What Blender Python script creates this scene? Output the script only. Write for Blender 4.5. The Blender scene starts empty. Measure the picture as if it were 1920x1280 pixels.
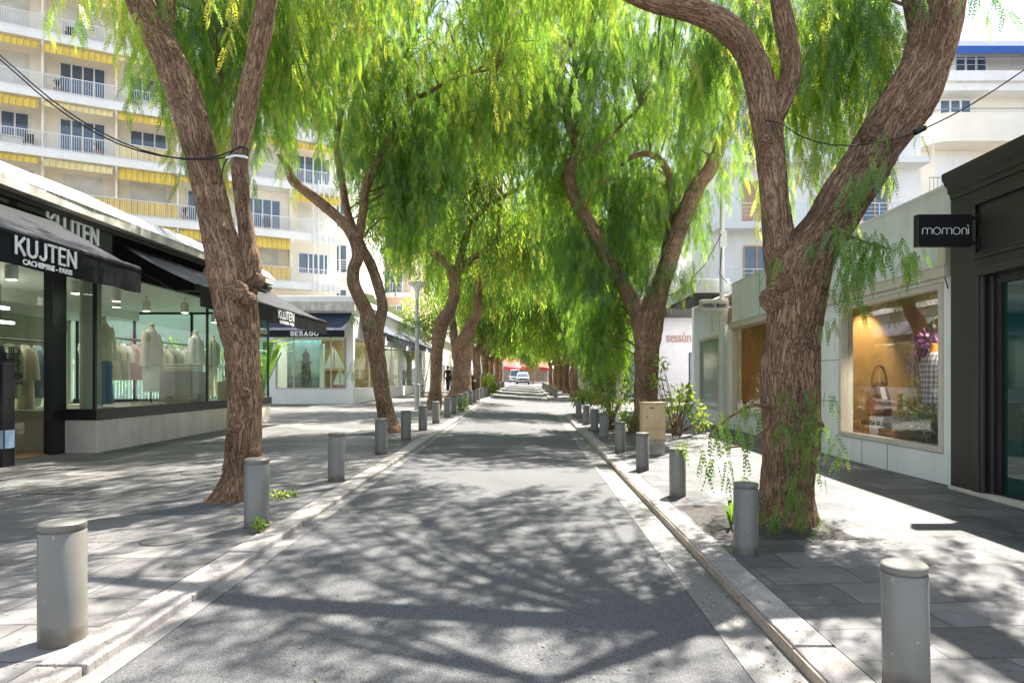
import bpy, math, random
import numpy as np
from mathutils import Vector, noise
random.seed(7); rng = np.random.default_rng(11)
SC = bpy.context.scene
COL = SC.collection
R = math.radians
K = 0.84                 # survey unit -> metres
CZ = 1.38                # eye height in survey units
SL = 0.0075              # gentle rise of the street
F, CU, CV = 1200.0, 985.0, 711.0
# ------------------------------------------------------------------ camera, sky, sun, exposure
cam_d = bpy.data.cameras.new('camera'); cam = bpy.data.objects.new('camera', cam_d); COL.objects.link(cam)
cam.location = (0, 0, CZ * K); cam.rotation_euler = (R(90), 0, 0)
cam_d.sensor_width = 36; cam_d.lens = 36 * F / 1920
cam_d.shift_x = -(CU - 960) / 1920; cam_d.shift_y = (CV - 640) / 1920
cam_d.clip_end = 3000; cam_d.clip_start = 0.05
SC.camera = cam
SUN_EL, SUN_AZ = 59.5, 32.0          # azimuth measured from +Y towards +X
w = bpy.data.worlds.new('World'); SC.world = w; w.use_nodes = True
nt = w.node_tree; bg = nt.nodes['Background']
sky = nt.nodes.new('ShaderNodeTexSky'); sky.sky_type = 'NISHITA'; sky.sun_disc = False
sky.sun_elevation = R(SUN_EL); sky.sun_rotation = R(SUN_AZ); sky.air_density = 1.0; sky.dust_density = 0.9
hs = nt.nodes.new('ShaderNodeHueSaturation'); hs.inputs['Saturation'].default_value = .6; nt.links.new(sky.outputs[0], hs.inputs['Color']); nt.links.new(hs.outputs[0], bg.inputs[0]); bg.inputs[1].default_value = 0.10
ld = bpy.data.lights.new('sun', 'SUN'); ld.energy = 5.0; ld.angle = R(0.53); ld.color = (1, .95, .87)
sun = bpy.data.objects.new('sun', ld); COL.objects.link(sun)
e_, a_ = R(SUN_EL), R(SUN_AZ)
sd = Vector((math.cos(e_) * math.sin(a_), math.cos(e_) * math.cos(a_), math.sin(e_)))
sun.rotation_euler = (-sd).to_track_quat('-Z', 'Y').to_euler(); sun.location = (0, 0, 40)
SC.view_settings.view_transform = 'Standard'; SC.view_settings.look = 'None'
SC.view_settings.exposure = 1.88; SC.view_settings.gamma = 1
try:
    SC.cycles.max_bounces = 10; SC.cycles.diffuse_bounces = 5; SC.cycles.glossy_bounces = 3
    SC.cycles.transmission_bounces = 6; SC.cycles.transparent_max_bounces = 12
    SC.cycles.use_denoising = True; SC.cycles.sample_clamp_indirect = 6
except Exception: pass

# ------------------------------------------------------------------ helpers
def gl(y): return SL * y
def gr(y): return -0.2 + SL * y
def rd(x, y):            # road surface: falls gently towards the boutique side
    t = (x + 1.98) / 3.22
    return -0.055 + t * (-0.225) + SL * y
def P(u, v, Y): return ((u - CU) / F * Y, Y, CZ + (CV - v) / F * Y)

class MB:
    def __init__(s, tf=None): s.v = []; s.f = []; s.tf = tf
    def add(s, vs, fs):
        n = len(s.v); s.v += [tuple(p) for p in vs]; s.f += [tuple(i + n for i in f) for f in fs]; return s
    def box(s, x0, x1, y0, y1, z0, z1):
        return s.add([(x, y, z) for z in (z0, z1) for (x, y) in ((x0, y0), (x1, y0), (x1, y1), (x0, y1))],
                     [(3, 2, 1, 0), (4, 5, 6, 7), (0, 1, 5, 4), (1, 2, 6, 5), (2, 3, 7, 6), (3, 0, 4, 7)])
    def quad(s, a, b, c, d): return s.add([a, b, c, d], [(0, 1, 2, 3)])
    def prism(s, poly, z0f, z1f):        # poly of (x,y); z functions
        n = len(poly)
        vs = [(x, y, z0f(x, y)) for x, y in poly] + [(x, y, z1f(x, y)) for x, y in poly]
        fs = [tuple(range(n - 1, -1, -1)), tuple(range(n, 2 * n))] + [(i, (i + 1) % n, n + (i + 1) % n, n + i) for i in range(n)]
        return s.add(vs, fs)
    def lathe(s, prof, c, n=24, sx=1, sy=1):
        cx, cy, cz = c; vs = []; fs = []
        for r, z in prof:
            for k in range(n):
                a = 2 * math.pi * k / n; vs.append((cx + r * sx * math.cos(a), cy + r * sy * math.sin(a), cz + z))
        for i in range(len(prof) - 1):
            for k in range(n):
                a = i * n + k; b = i * n + (k + 1) % n; fs.append((a, b, b + n, a + n))
        m = len(prof)
        fs.append(tuple(range(n - 1, -1, -1))); fs.append(tuple((m - 1) * n + k for k in range(n)))
        return s.add(vs, fs)
    def loft(s, rings, caps=True):       # rings: lists of points, equal count
        n = len(rings[0]); vs = [p for r in rings for p in r]; fs = []
        for i in range(len(rings) - 1):
            for k in range(n):
                a = i * n + k; b = i * n + (k + 1) % n; fs.append((a, b, b + n, a + n))
        if caps: fs.append(tuple(range(n - 1, -1, -1))); fs.append(tuple((len(rings) - 1) * n + k for k in range(n)))
        return s.add(vs, fs)
    def tube(s, pts, rad, n=8, caps=True):
        pts = [Vector(p) for p in pts]
        if not hasattr(rad, '__len__'): rad = [rad] * len(pts)
        rings = []; up = Vector((.3, .9, .1)).normalized(); u = None
        for i, p in enumerate(pts):
            t = (pts[min(i + 1, len(pts) - 1)] - pts[max(i - 1, 0)]).normalized()
            if u is None:
                u = t.cross(up)
                if u.length < .05: u = t.cross(Vector((1, 0, 0)))
            u = (u - t * u.dot(t)).normalized(); v_ = t.cross(u)
            rings.append([p + (u * math.cos(2 * math.pi * k / n) + v_ * math.sin(2 * math.pi * k / n)) * rad[i] for k in range(n)])
        return s.loft(rings, caps)

def mesh_np(name, V, loops, starts, attrs=None):
    m = bpy.data.meshes.new(name)
    m.vertices.add(len(V)); m.vertices.foreach_set('co', np.asarray(V, np.float32).ravel())
    m.loops.add(len(loops)); m.loops.foreach_set('vertex_index', np.asarray(loops, np.int32))
    m.polygons.add(len(starts)); m.polygons.foreach_set('loop_start', np.asarray(starts, np.int32))
    for an, (tp, data) in (attrs or {}).items():
        a = m.attributes.new(an, tp, 'POINT'); a.data.foreach_set('vector' if tp == 'FLOAT_VECTOR' else 'value', np.asarray(data, np.float32).ravel())
    m.update(calc_edges=True); m.validate()
    return m

def link(name, mesh, mat, parent=None):
    o = bpy.data.objects.new(name, mesh); COL.objects.link(o)
    if mat is not None: mesh.materials.append(mat)
    if parent is not None: o.parent = parent
    return o
def make(name, mb, mat, parent=None, base=(0, 0, 0), smooth=False, bevel=0, label=None, ang=35):
    m = bpy.data.meshes.new(name)
    tf = mb.tf or (lambda p: p)
    vs = [tf(p) for p in mb.v]
    bx, by, bz = base
    m.from_pydata([((x - bx) * K, (y - by) * K, (z - bz) * K) for x, y, z in vs], [], mb.f)
    m.validate(); m.update()
    if mb.tf is not None or smooth or bevel:
        import bmesh
        b = bmesh.new(); b.from_mesh(m); bmesh.ops.recalc_face_normals(b, faces=b.faces); b.to_mesh(m); b.free()
    if smooth:
        m.polygons.foreach_set('use_smooth', [True] * len(m.polygons))
        try: m.set_sharp_from_angle(angle=R(ang))
        except Exception: pass
    o = link(name, m, mat, parent)
    if bevel:
        md = o.modifiers.new('soft_edge', 'BEVEL'); md.width = bevel * K; md.segments = 2; md.limit_method = 'ANGLE'; md.angle_limit = R(40)
    if label: o['label'] = label
    return o
class Thing:
    def __init__(s, name, label, cat, base=(0, 0, 0), group=None):
        s.base = base; s.e = bpy.data.objects.new(name, None); COL.objects.link(s.e)
        s.e.location = [c * K for c in base]; s.e.empty_display_size = .2
        s.e['label'] = label; s.e['category'] = cat
        if group: s.e['group'] = group
    def part(s, name, mb, mat, parent=None, **kw): return make(name, mb, mat, parent or s.e, s.base, **kw)
    def text(s, name, t, size, loc, right, up, mat, parent=None, **kw):
        return text(name, t, size, loc, right, up, mat, parent or s.e, s.base, **kw)
def solo(name, mb, mat, label, cat, base=(0, 0, 0), group=None, **kw):
    o = make(name, mb, mat, None, base, **kw); o.location = [c * K for c in base]
    o['label'] = label; o['category'] = cat
    if group: o['group'] = group
    return o
def struct(name, mb, mat, kind='structure', **kw):
    o = make(name, mb, mat, None, **kw); o['kind'] = kind; return o
def text(name, t, size, loc, right, up, mat, parent, base, bold=0.0, depth=.008, align='CENTER', shear=0, width=None, spacing=1.0):
    c = bpy.data.curves.new(name, 'FONT'); c.body = t; c.size = size; c.align_x = align; c.align_y = 'CENTER'
    c.offset = bold; c.extrude = depth; c.shear = shear; c.space_character = spacing
    o = bpy.data.objects.new(name + '_tmp', c); COL.objects.link(o)
    dg = bpy.context.evaluated_depsgraph_get(); dg.update()
    m = bpy.data.meshes.new_from_object(o.evaluated_get(dg)); bpy.data.objects.remove(o); bpy.data.curves.remove(c)
    n = len(m.vertices); co = np.zeros(n * 3, np.float32); m.vertices.foreach_get('co', co); co = co.reshape(-1, 3)
    if width: co[:, 0] *= width / max(1e-6, co[:, 0].max() - co[:, 0].min())
    r_ = np.array(right, float); u_ = np.array(up, float); n_ = np.cross(r_, u_)
    out = np.array(loc, float) + co[:, :1] * r_ + co[:, 1:2] * u_ + co[:, 2:3] * n_
    out = (out - np.array(base, float)) * K
    m.vertices.foreach_set('co', out.astype(np.float32).ravel()); m.update(); m.name = name
    m.materials.clear()
    return link(name, m, mat, parent)
GLY = {'K': (.62, [[(0, 0), (0, 1)], [(.6, 1), (.03, .42)], [(.2, .58), (.62, 0)]]), 'U': (.66, [[(0, 1)] + [(.33 - .33 * math.cos(a * math.pi / 8), .32 - .32 * math.sin(a * math.pi / 8)) for a in range(9)] + [(.66, 1)]]),
       'J': (.46, [[(.46, 1)] + [(.23 + .23 * math.cos(a * math.pi / 8), .24 - .24 * math.sin(a * math.pi / 8)) for a in range(8)]]), 'T': (.64, [[(0, 1), (.64, 1)], [(.32, 1), (.32, 0)]]),
       'E': (.5, [[(0, 0), (0, 1)], [(0, 1), (.5, 1)], [(0, .52), (.45, .52)], [(0, 0), (.5, 0)]]), 'N': (.68, [[(0, 0), (0, 1)], [(0, 1), (.68, 0)], [(.68, 0), (.68, 1)]])}
_o = [(.33 + .33 * math.cos(a * math.pi / 8), .5 + .5 * math.sin(a * math.pi / 8)) for a in range(17)]
GLY['O'] = (.66, [_o]); GLY['G'] = (.66, [[(.33 + .33 * math.cos(a * math.pi / 8), .5 + .5 * math.sin(a * math.pi / 8)) for a in range(2, 15)], [(.60, .12), (.60, .45)], [(.36, .45), (.70, .45)]])
GLY['A'] = (.7, [[(.08, 0), (.35, 1)], [(.35, 1), (.62, 0)], [(.18, .36), (.52, .36)], [(-.04, 0), (.2, 0)], [(.5, 0), (.74, 0)]])
GLY['B'] = (.58, [[(.1, 0), (.1, 1)], [(0, 1), (.36, 1), (.5, .9), (.5, .64), (.36, .53), (.1, .53)], [(.36, .53), (.54, .42), (.54, .12), (.38, 0), (0, 0)]])
GLY['S'] = (.54, [[(.5, .74), (.5, .9), (.38, 1), (.16, 1), (.04, .88), (.04, .66), (.16, .54), (.38, .48), (.5, .36), (.5, .12), (.38, 0), (.16, 0), (.04, .1), (.04, .28)]])
def stroke_text(T, word, h, width, loc, right, up, m, parent, wt=.15, depth=.012):
    """heavy sans capitals drawn as flat strokes"""
    r_, u_ = Vector(right), Vector(up); n_ = r_.cross(u_); mb = MB(); x = 0; segs = []
    for ch in word:
        w_, pl = GLY[ch]
        for p in pl:
            for k, (a, b) in enumerate(zip(p, p[1:])): segs.append(((a[0] + x, a[1]), (b[0] + x, b[1])))
        x += w_ + .26
    tot = x - .26; sx = width / tot
    for i, (a, b) in enumerate(segs):
        pa, pb = Vector((a[0] * sx - width / 2, a[1] * h - h / 2, 0)), Vector((b[0] * sx - width / 2, b[1] * h - h / 2, 0)); d = (pb - pa).normalized(); q = Vector((-d.y, d.x, 0)) * wt * h / 2
        pa -= d * wt * h * .3; pb += d * wt * h * .3; dz = depth + .0012 * (i % 5)
        P8 = [pa - q, pb - q, pb + q, pa + q]; o = Vector(loc)
        mb.add([o + r_ * p.x + u_ * p.y + n_ * z for z in (0, dz) for p in P8], [(3, 2, 1, 0), (4, 5, 6, 7), (0, 1, 5, 4), (1, 2, 6, 5), (2, 3, 7, 6), (3, 0, 4, 7)])
    return T.part('lettering', mb, m, parent=parent)
def copy_tree(o, parent=None):
    c = o.copy(); COL.objects.link(c); c.parent = parent
    for ch in list(o.children): copy_tree(ch, c)
    return c

# ------------------------------------------------------------------ materials
def N(t, kind, **kw):
    n = t.nodes.new(kind)
    for k, v in kw.items():
        if k.startswith('i_'):
            key = k[2:]; key = int(key) if key.isdigit() else key.replace('_', ' ')
            n.inputs[key].default_value = v
        else: setattr(n, k, v)
    return n
def newmat(name):
    m = bpy.data.materials.new(name); m.use_nodes = True; t = m.node_tree
    return m, t, t.nodes['Principled BSDF']
def ramp(t, fac, stops, interp='LINEAR'):
    r = t.nodes.new('ShaderNodeValToRGB'); r.color_ramp.interpolation = interp
    el = r.color_ramp.elements
    while len(el) < len(stops): el.new(.5)
    for e, (p, c) in zip(el, stops):
        e.position = p; e.color = (c, c, c, 1) if not hasattr(c, '__len__') else (*c, 1)
    t.links.new(fac, r.inputs[0]); return r
def mul(t, a, b, fac=1.0, mode='MULTIPLY'):
    m = t.nodes.new('ShaderNodeMix'); m.data_type = 'RGBA'; m.blend_type = mode; m.inputs[0].default_value = fac
    for s_, x in ((m.inputs[6], a), (m.inputs[7], b)):
        if hasattr(x, 'links'): t.links.new(x, s_)
        else: s_.default_value = (*x, 1)
    return m.outputs[2]
def mat(name, col, rough=.6, var=.12, scale=3.0, bump=0.0, bscale=40.0, metal=0.0, spec=.5, stain=0.0, stretch=(1, 1, 1), emit=None):
    m, t, b = newmat(name); L = t.links.new
    co = N(t, 'ShaderNodeTexCoord'); mp = N(t, 'ShaderNodeMapping'); mp.inputs['Scale'].default_value = stretch; L(co.outputs['Object'], mp.inputs[0])
    n1 = N(t, 'ShaderNodeTexNoise', i_Scale=scale, i_Detail=6.0, i_Roughness=.6); L(mp.outputs[0], n1.inputs['Vector'])
    r1 = ramp(t, n1.outputs[0], [(.3, 1 - var), (.7, 1 + var)])
    c = mul(t, col, r1.outputs[0])
    if stain:
        mp2 = N(t, 'ShaderNodeMapping'); mp2.inputs['Scale'].default_value = (2.2, 2.2, .35); L(co.outputs['Object'], mp2.inputs[0])
        n2 = N(t, 'ShaderNodeTexNoise', i_Scale=1.6, i_Detail=8.0, i_Roughness=.7); L(mp2.outputs[0], n2.inputs['Vector'])
        r2 = ramp(t, n2.outputs[0], [(.45, 1.0), (.72, 1 - stain)]); c = mul(t, c, r2.outputs[0])
    L(c, b.inputs['Base Color']); b.inputs['Roughness'].default_value = rough; b.inputs['Metallic'].default_value = metal
    b.inputs['Specular IOR Level'].default_value = spec
    if bump:
        n3 = N(t, 'ShaderNodeTexNoise', i_Scale=bscale, i_Detail=4.0); L(co.outputs['Object'], n3.inputs['Vector'])
        bp = N(t, 'ShaderNodeBump', i_Strength=bump, i_Distance=.01); L(n3.outputs[0], bp.inputs['Height']); L(bp.outputs[0], b.inputs['Normal'])
    if emit:
        b.inputs['Emission Color'].default_value = (*emit[0], 1); b.inputs['Emission Strength'].default_value = emit[1]
    return m
def glass(name, tint=(.93, .98, .96), refl=1.0, rough=0.0):
    m, t, b = newmat(name); t.nodes.remove(b); L = t.links.new
    tr = N(t, 'ShaderNodeBsdfTransparent'); tr.inputs[0].default_value = (*tint, 1)
    gs = N(t, 'ShaderNodeBsdfGlossy', i_Roughness=rough); gs.inputs[0].default_value = (1, 1, 1, 1)
    fr = N(t, 'ShaderNodeFresnel', i_IOR=1.5); mt = N(t, 'ShaderNodeMath', operation='MULTIPLY', i_1=refl, use_clamp=True); L(fr.outputs[0], mt.inputs[0])
    mx = N(t, 'ShaderNodeMixShader'); L(mt.outputs[0], mx.inputs[0]); L(tr.outputs[0], mx.inputs[1]); L(gs.outputs[0], mx.inputs[2])
    L(mx.outputs[0], t.nodes['Material Output'].inputs[0]); return m

def m_asphalt():
    m, t, b = newmat('asphalt'); L = t.links.new
    co = N(t, 'ShaderNodeTexCoord')
    v = N(t, 'ShaderNodeTexVoronoi', i_Scale=240.0); L(co.outputs['Object'], v.inputs['Vector'])
    w_ = N(t, 'ShaderNodeTexWhiteNoise'); L(v.outputs['Position'], w_.inputs['Vector'])
    r1 = ramp(t, w_.outputs['Value'], [(0, (.048, .048, .050)), (.3, (.086, .086, .088)), (.75, (.116, .116, .117)), (1, (.19, .19, .19))])
    n = N(t, 'ShaderNodeTexNoise', i_Scale=.55, i_Detail=7.0, i_Roughness=.62); L(co.outputs['Object'], n.inputs['Vector'])
    r2 = ramp(t, n.outputs[0], [(.28, .78), (.5, 1.0), (.7, 1.16)])
    c = mul(t, r1.outputs[0], r2.outputs[0])
    n4 = N(t, 'ShaderNodeTexVoronoi', i_Scale=3.3); n4.feature = 'F1'; L(co.outputs['Object'], n4.inputs['Vector'])
    r4 = ramp(t, n4.outputs['Distance'], [(.035, .55), (.05, 1.0)]); c = mul(t, c, r4.outputs[0])
    nd = N(t, 'ShaderNodeTexNoise', i_Scale=.9, i_Detail=5.0, i_Distortion=1.0); L(co.outputs['Object'], nd.inputs['Vector'])
    ab = N(t, 'ShaderNodeMath', operation='SUBTRACT', i_1=.5); L(nd.outputs[0], ab.inputs[0]); a2 = N(t, 'ShaderNodeMath', operation='ABSOLUTE'); L(ab.outputs[0], a2.inputs[0])
    nm = N(t, 'ShaderNodeTexNoise', i_Scale=.5, i_Detail=2.0); L(co.outputs['Object'], nm.inputs['Vector'])
    mx = t.nodes.new('ShaderNodeMix'); mx.data_type = 'RGBA'; mx.blend_type = 'MULTIPLY'; L(ramp(t, nm.outputs[0], [(.5, 0.0), (.6, .8)]).outputs[0], mx.inputs[0]); L(c, mx.inputs[6]); L(ramp(t, a2.outputs[0], [(0.0, .3), (.004, 1.0)]).outputs[0], mx.inputs[7]); c = mx.outputs[2]
    sp = N(t, 'ShaderNodeTexVoronoi', i_Scale=22.0); L(co.outputs['Object'], sp.inputs['Vector']); c = mul(t, c, ramp(t, sp.outputs['Distance'], [(.10, .45), (.16, 1.0)]).outputs[0])
    L(c, b.inputs['Base Color']); b.inputs['Roughness'].default_value = .8
    n3 = N(t, 'ShaderNodeTexNoise', i_Scale=6.0); 
    bp = N(t, 'ShaderNodeBump', i_Strength=.6, i_Distance=.006); L(v.outputs['Distance'], bp.inputs['Height']); L(bp.outputs[0], b.inputs['Normal'])
    return m
def m_slate(name, a, bcol, rot=0.0):
    m, t, b = newmat(name); L = t.links.new
    co = N(t, 'ShaderNodeTexCoord'); mp = N(t, 'ShaderNodeMapping'); mp.inputs['Rotation'].default_value = (0, 0, rot); L(co.outputs['Object'], mp.inputs[0])
    nz = N(t, 'ShaderNodeTexNoise', i_Scale=2.2, i_Detail=3.0); L(mp.outputs[0], nz.inputs['Vector'])
    ad = N(t, 'ShaderNodeMix'); ad.data_type = 'RGBA'; ad.blend_type = 'LINEAR_LIGHT'; ad.inputs[0].default_value = .03
    L(mp.outputs[0], ad.inputs[6]); L(nz.outputs['Color'], ad.inputs[7])
    br = N(t, 'ShaderNodeTexBrick', offset=.43, offset_frequency=2, squash=1.35, squash_frequency=3)
    for k, v in (('Scale', 1.0), ('Mortar Size', .006), ('Mortar Smooth', .4), ('Brick Width', .60), ('Row Height', .36), ('Bias', 0.0)): br.inputs[k].default_value = v
    br.inputs['Color1'].default_value = (0, 0, 0, 1); br.inputs['Color2'].default_value = (1, 1, 1, 1); br.inputs['Mortar'].default_value = (.5, .5, .5, 1)
    L(ad.outputs[2], br.inputs['Vector'])
    base = ramp(t, br.outputs['Color'], [(0, a), (.5, tuple((x + y) / 2 for x, y in zip(a, bcol))), (1, bcol)])
    n1 = N(t, 'ShaderNodeTexNoise', i_Scale=2.4, i_Detail=9.0, i_Roughness=.68, i_Distortion=.6); L(mp.outputs[0], n1.inputs['Vector'])
    c = mul(t, base.outputs[0], ramp(t, n1.outputs[0], [(.28, .5), (.5, 1.0), (.72, 1.42)]).outputs[0])
    mo = ramp(t, br.outputs['Fac'], [(0, 1.0), (1, .34)]); c = mul(t, c, mo.outputs[0])
    ms = N(t, 'ShaderNodeMapping'); ms.inputs['Scale'].default_value = (1, 2.6, 1); L(mp.outputs[0], ms.inputs[0])
    nd = N(t, 'ShaderNodeTexNoise', i_Scale=3.2, i_Detail=6.0, i_Distortion=1.2); L(ms.outputs[0], nd.inputs['Vector'])
    ab = N(t, 'ShaderNodeMath', operation='SUBTRACT', i_1=.5); L(nd.outputs[0], ab.inputs[0]); a2 = N(t, 'ShaderNodeMath', operation='ABSOLUTE'); L(ab.outputs[0], a2.inputs[0])
    nm = N(t, 'ShaderNodeTexNoise', i_Scale=1.7, i_Detail=2.0); L(co.outputs['Object'], nm.inputs['Vector'])
    cr = ramp(t, a2.outputs[0], [(0.0, .2), (.010, 1.0)]); msk = ramp(t, nm.outputs[0], [(.42, 0.0), (.5, .9)])
    mx = t.nodes.new('ShaderNodeMix'); mx.data_type = 'RGBA'; mx.blend_type = 'MULTIPLY'; L(msk.outputs[0], mx.inputs[0]); L(c, mx.inputs[6]); L(cr.outputs[0], mx.inputs[7]); c = mx.outputs[2]
    L(c, b.inputs['Base Color'])
    rr = ramp(t, n1.outputs[0], [(.3, .45), (.7, .72)]); L(rr.outputs[0], b.inputs['Roughness'])
    bp = N(t, 'ShaderNodeBump', i_Strength=.55, i_Distance=.012); hs = mul(t, n1.outputs[0], mo.outputs[0]); L(hs, bp.inputs['Height']); L(bp.outputs[0], b.inputs['Normal'])
    return m
def m_granite(name, col, dark=.5):
    m, t, b = newmat(name); L = t.links.new
    co = N(t, 'ShaderNodeTexCoord')
    v = N(t, 'ShaderNodeTexVoronoi', i_Scale=160.0); L(co.outputs['Object'], v.inputs['Vector'])
    wn = N(t, 'ShaderNodeTexWhiteNoise'); L(v.outputs['Position'], wn.inputs['Vector'])
    n = N(t, 'ShaderNodeTexNoise', i_Scale=1.9, i_Detail=8.0, i_Roughness=.65); L(co.outputs['Object'], n.inputs['Vector'])
    c = mul(t, col, ramp(t, wn.outputs['Value'], [(0, dark), (.2, .9), (1, 1.12)]).outputs[0])
    c = mul(t, c, ramp(t, n.outputs[0], [(.32, .72), (.6, 1.08)]).outputs[0])
    n2 = N(t, 'ShaderNodeTexNoise', i_Scale=9.0, i_Detail=3.0); L(co.outputs['Object'], n2.inputs['Vector'])
    c = mul(t, c, ramp(t, n2.outputs[0], [(.27, .45), (.33, 1.0)]).outputs[0])
    L(c, b.inputs['Base Color']); b.inputs['Roughness'].default_value = .7
    bp = N(t, 'ShaderNodeBump', i_Strength=.25, i_Distance=.004); L(wn.outputs['Value'], bp.inputs['Height']); L(bp.outputs[0], b.inputs['Normal'])
    return m
def m_bark(name='bark', c0=(.055, .032, .020), c1=(.47, .278, .166), c2=(.84, .60, .40)):
    m, t, b = newmat(name); L = t.links.new
    at = N(t, 'ShaderNodeAttribute', attribute_name='bark')
    nz = N(t, 'ShaderNodeTexNoise', i_Scale=7.0, i_Detail=5.0, i_Roughness=.6); L(at.outputs['Vector'], nz.inputs['Vector'])
    ad = N(t, 'ShaderNodeMix'); ad.data_type = 'RGBA'; ad.blend_type = 'LINEAR_LIGHT'; ad.inputs[0].default_value = .075
    L(at.outputs['Vector'], ad.inputs[6]); L(nz.outputs['Color'], ad.inputs[7])
    mp = N(t, 'ShaderNodeMapping'); mp.inputs['Scale'].default_value = (1, 1, .30); L(ad.outputs[2], mp.inputs[0])
    rd_ = N(t, 'ShaderNodeTexNoise', i_Scale=38.0, i_Detail=6.0, i_Roughness=.68); L(mp.outputs[0], rd_.inputs['Vector'])
    s1 = N(t, 'ShaderNodeMath', operation='SUBTRACT', i_1=.5); L(rd_.outputs[0], s1.inputs[0]); s2 = N(t, 'ShaderNodeMath', operation='ABSOLUTE'); L(s1.outputs[0], s2.inputs[0])
    ridge = ramp(t, s2.outputs[0], [(0.0, 0.0), (.05, .45), (.17, 1.0)])
    v = N(t, 'ShaderNodeTexVoronoi', i_Scale=70.0); v.feature = 'F1'; L(mp.outputs[0], v.inputs['Vector'])
    n2 = N(t, 'ShaderNodeTexNoise', i_Scale=90.0, i_Detail=8.0, i_Roughness=.8); L(ad.outputs[2], n2.inputs['Vector'])
    h1 = N(t, 'ShaderNodeMath', operation='MULTIPLY'); L(ridge.outputs[0], h1.inputs[0]); L(ramp(t, n2.outputs[0], [(.25, .35), (.72, 1.0)]).outputs[0], h1.inputs[1])
    h = N(t, 'ShaderNodeMath', operation='MULTIPLY'); L(h1.outputs[0], h.inputs[0]); L(ramp(t, v.outputs['Distance'], [(.25, 1.0), (.75, .62)]).outputs[0], h.inputs[1])
    c = ramp(t, h.outputs[0], [(0.0, c0), (.16, c1), (.62, c2)])
    n3 = N(t, 'ShaderNodeTexNoise', i_Scale=2.6, i_Detail=6.0); co = N(t, 'ShaderNodeTexCoord'); L(co.outputs['Object'], n3.inputs['Vector'])
    cc = mul(t, c.outputs[0], ramp(t, n3.outputs[0], [(.28, (.55, .52, .52)), (.5, (1, .97, .95)), (.72, (1.25, 1.2, 1.2))]).outputs[0])
    L(cc, b.inputs['Base Color']); b.inputs['Roughness'].default_value = .88; b.inputs['Specular IOR Level'].default_value = .2
    bp = N(t, 'ShaderNodeBump', i_Strength=1.0, i_Distance=.05); L(h.outputs[0], bp.inputs['Height']); L(bp.outputs[0], b.inputs['Normal'])
    return m
def m_leaf(name, stops, tstops, tr=.5):
    m, t, b = newmat(name); t.nodes.remove(b); L = t.links.new
    at = N(t, 'ShaderNodeAttribute', attribute_name='rnd')
    c = ramp(t, at.outputs['Fac'], stops); c2 = ramp(t, at.outputs['Fac'], tstops)
    d = N(t, 'ShaderNodeBsdfDiffuse'); L(c.outputs[0], d.inputs[0])
    tl = N(t, 'ShaderNodeBsdfTranslucent'); L(c2.outputs[0], tl.inputs[0])
    mx = N(t, 'ShaderNodeMixShader', i_0=tr); L(d.outputs[0], mx.inputs[1]); L(tl.outputs[0], mx.inputs[2])
    g = N(t, 'ShaderNodeBsdfGlossy', i_Roughness=.45); g.inputs[0].default_value = (.9, .95, .9, 1)
    m2 = N(t, 'ShaderNodeMixShader', i_0=.05); L(mx.outputs[0], m2.inputs[1]); L(g.outputs[0], m2.inputs[2])
    L(m2.outputs[0], t.nodes['Material Output'].inputs[0]); return m
def m_stripes(name, axis, period, c1, c2, duty=.16, col3=None):
    m, t, b = newmat(name); L = t.links.new
    co = N(t, 'ShaderNodeTexCoord'); d = N(t, 'ShaderNodeVectorMath', operation='DOT_PRODUCT'); d.inputs[1].default_value = axis; L(co.outputs['Object'], d.inputs[0])
    dv = N(t, 'ShaderNodeMath', operation='DIVIDE', i_1=period); L(d.outputs['Value'], dv.inputs[0]); fr = N(t, 'ShaderNodeMath', operation='FRACT'); L(dv.outputs[0], fr.inputs[0])
    st = [(0, c2), (duty, c1)] + ([(.55, col3)] if col3 else [])
    r_ = ramp(t, fr.outputs[0], st, 'CONSTANT')
    n = N(t, 'ShaderNodeTexNoise', i_Scale=1.2, i_Detail=4.0); L(co.outputs['Object'], n.inputs['Vector'])
    L(mul(t, r_.outputs[0], ramp(t, n.outputs[0], [(.3, .8), (.7, 1.12)]).outputs[0]), b.inputs['Base Color']); b.inputs['Roughness'].default_value = .8
    return m
M = {}
M['asphalt'] = m_asphalt()
M['slate_l'] = m_slate('slate_warm', (.092, .087, .083), (.185, .176, .169), R(2))
M['slate_r'] = m_slate('slate_cool', (.070, .070, .070), (.15, .147, .143), R(-3))
M['kerb'] = m_granite('kerb_granite', (.32, .29, .268)); M['kerb_o'] = m_granite('kerb_ochre', (.44, .35, .26)); M['gutter'] = m_granite('gutter_concrete', (.18, .174, .166))
M['bark'] = m_bark()
LS = [(0, (.024, .060, .012)), (.45, (.062, .135, .016)), (.8, (.11, .19, .02)), (1, (.22, .24, .03))]
TS = [(0, (.09, .22, .025)), (.4, (.24, .48, .04)), (.75, (.47, .67, .06)), (1, (.72, .70, .08))]
M['leaf'] = m_leaf('pepper_leaf', LS, TS, .6)
M['leaf_bright'] = m_leaf('shrub_leaf', [(0, (.06, .13, .02)), (1, (.17, .24, .03))], [(0, (.25, .45, .04)), (1, (.6, .68, .06))], .5)
M['leaf_dark'] = m_leaf('dark_leaf', [(0, (.02, .05, .015)), (1, (.05, .10, .02))], [(0, (.08, .18, .03)), (1, (.2, .36, .04))], .35)
M['flower'] = m_leaf('purple_petal', [(0, (.10, .03, .16)), (.6, (.28, .10, .34)), (1, (.5, .22, .42))], [(0, (.2, .05, .3)), (1, (.5, .2, .5))], .3)
M['litter'] = m_leaf('dry_leaf', [(0, (.07, .045, .025)), (1, (.21, .15, .08))], [(0, (.1, .06, .03)), (1, (.2, .12, .05))], .1)
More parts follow.
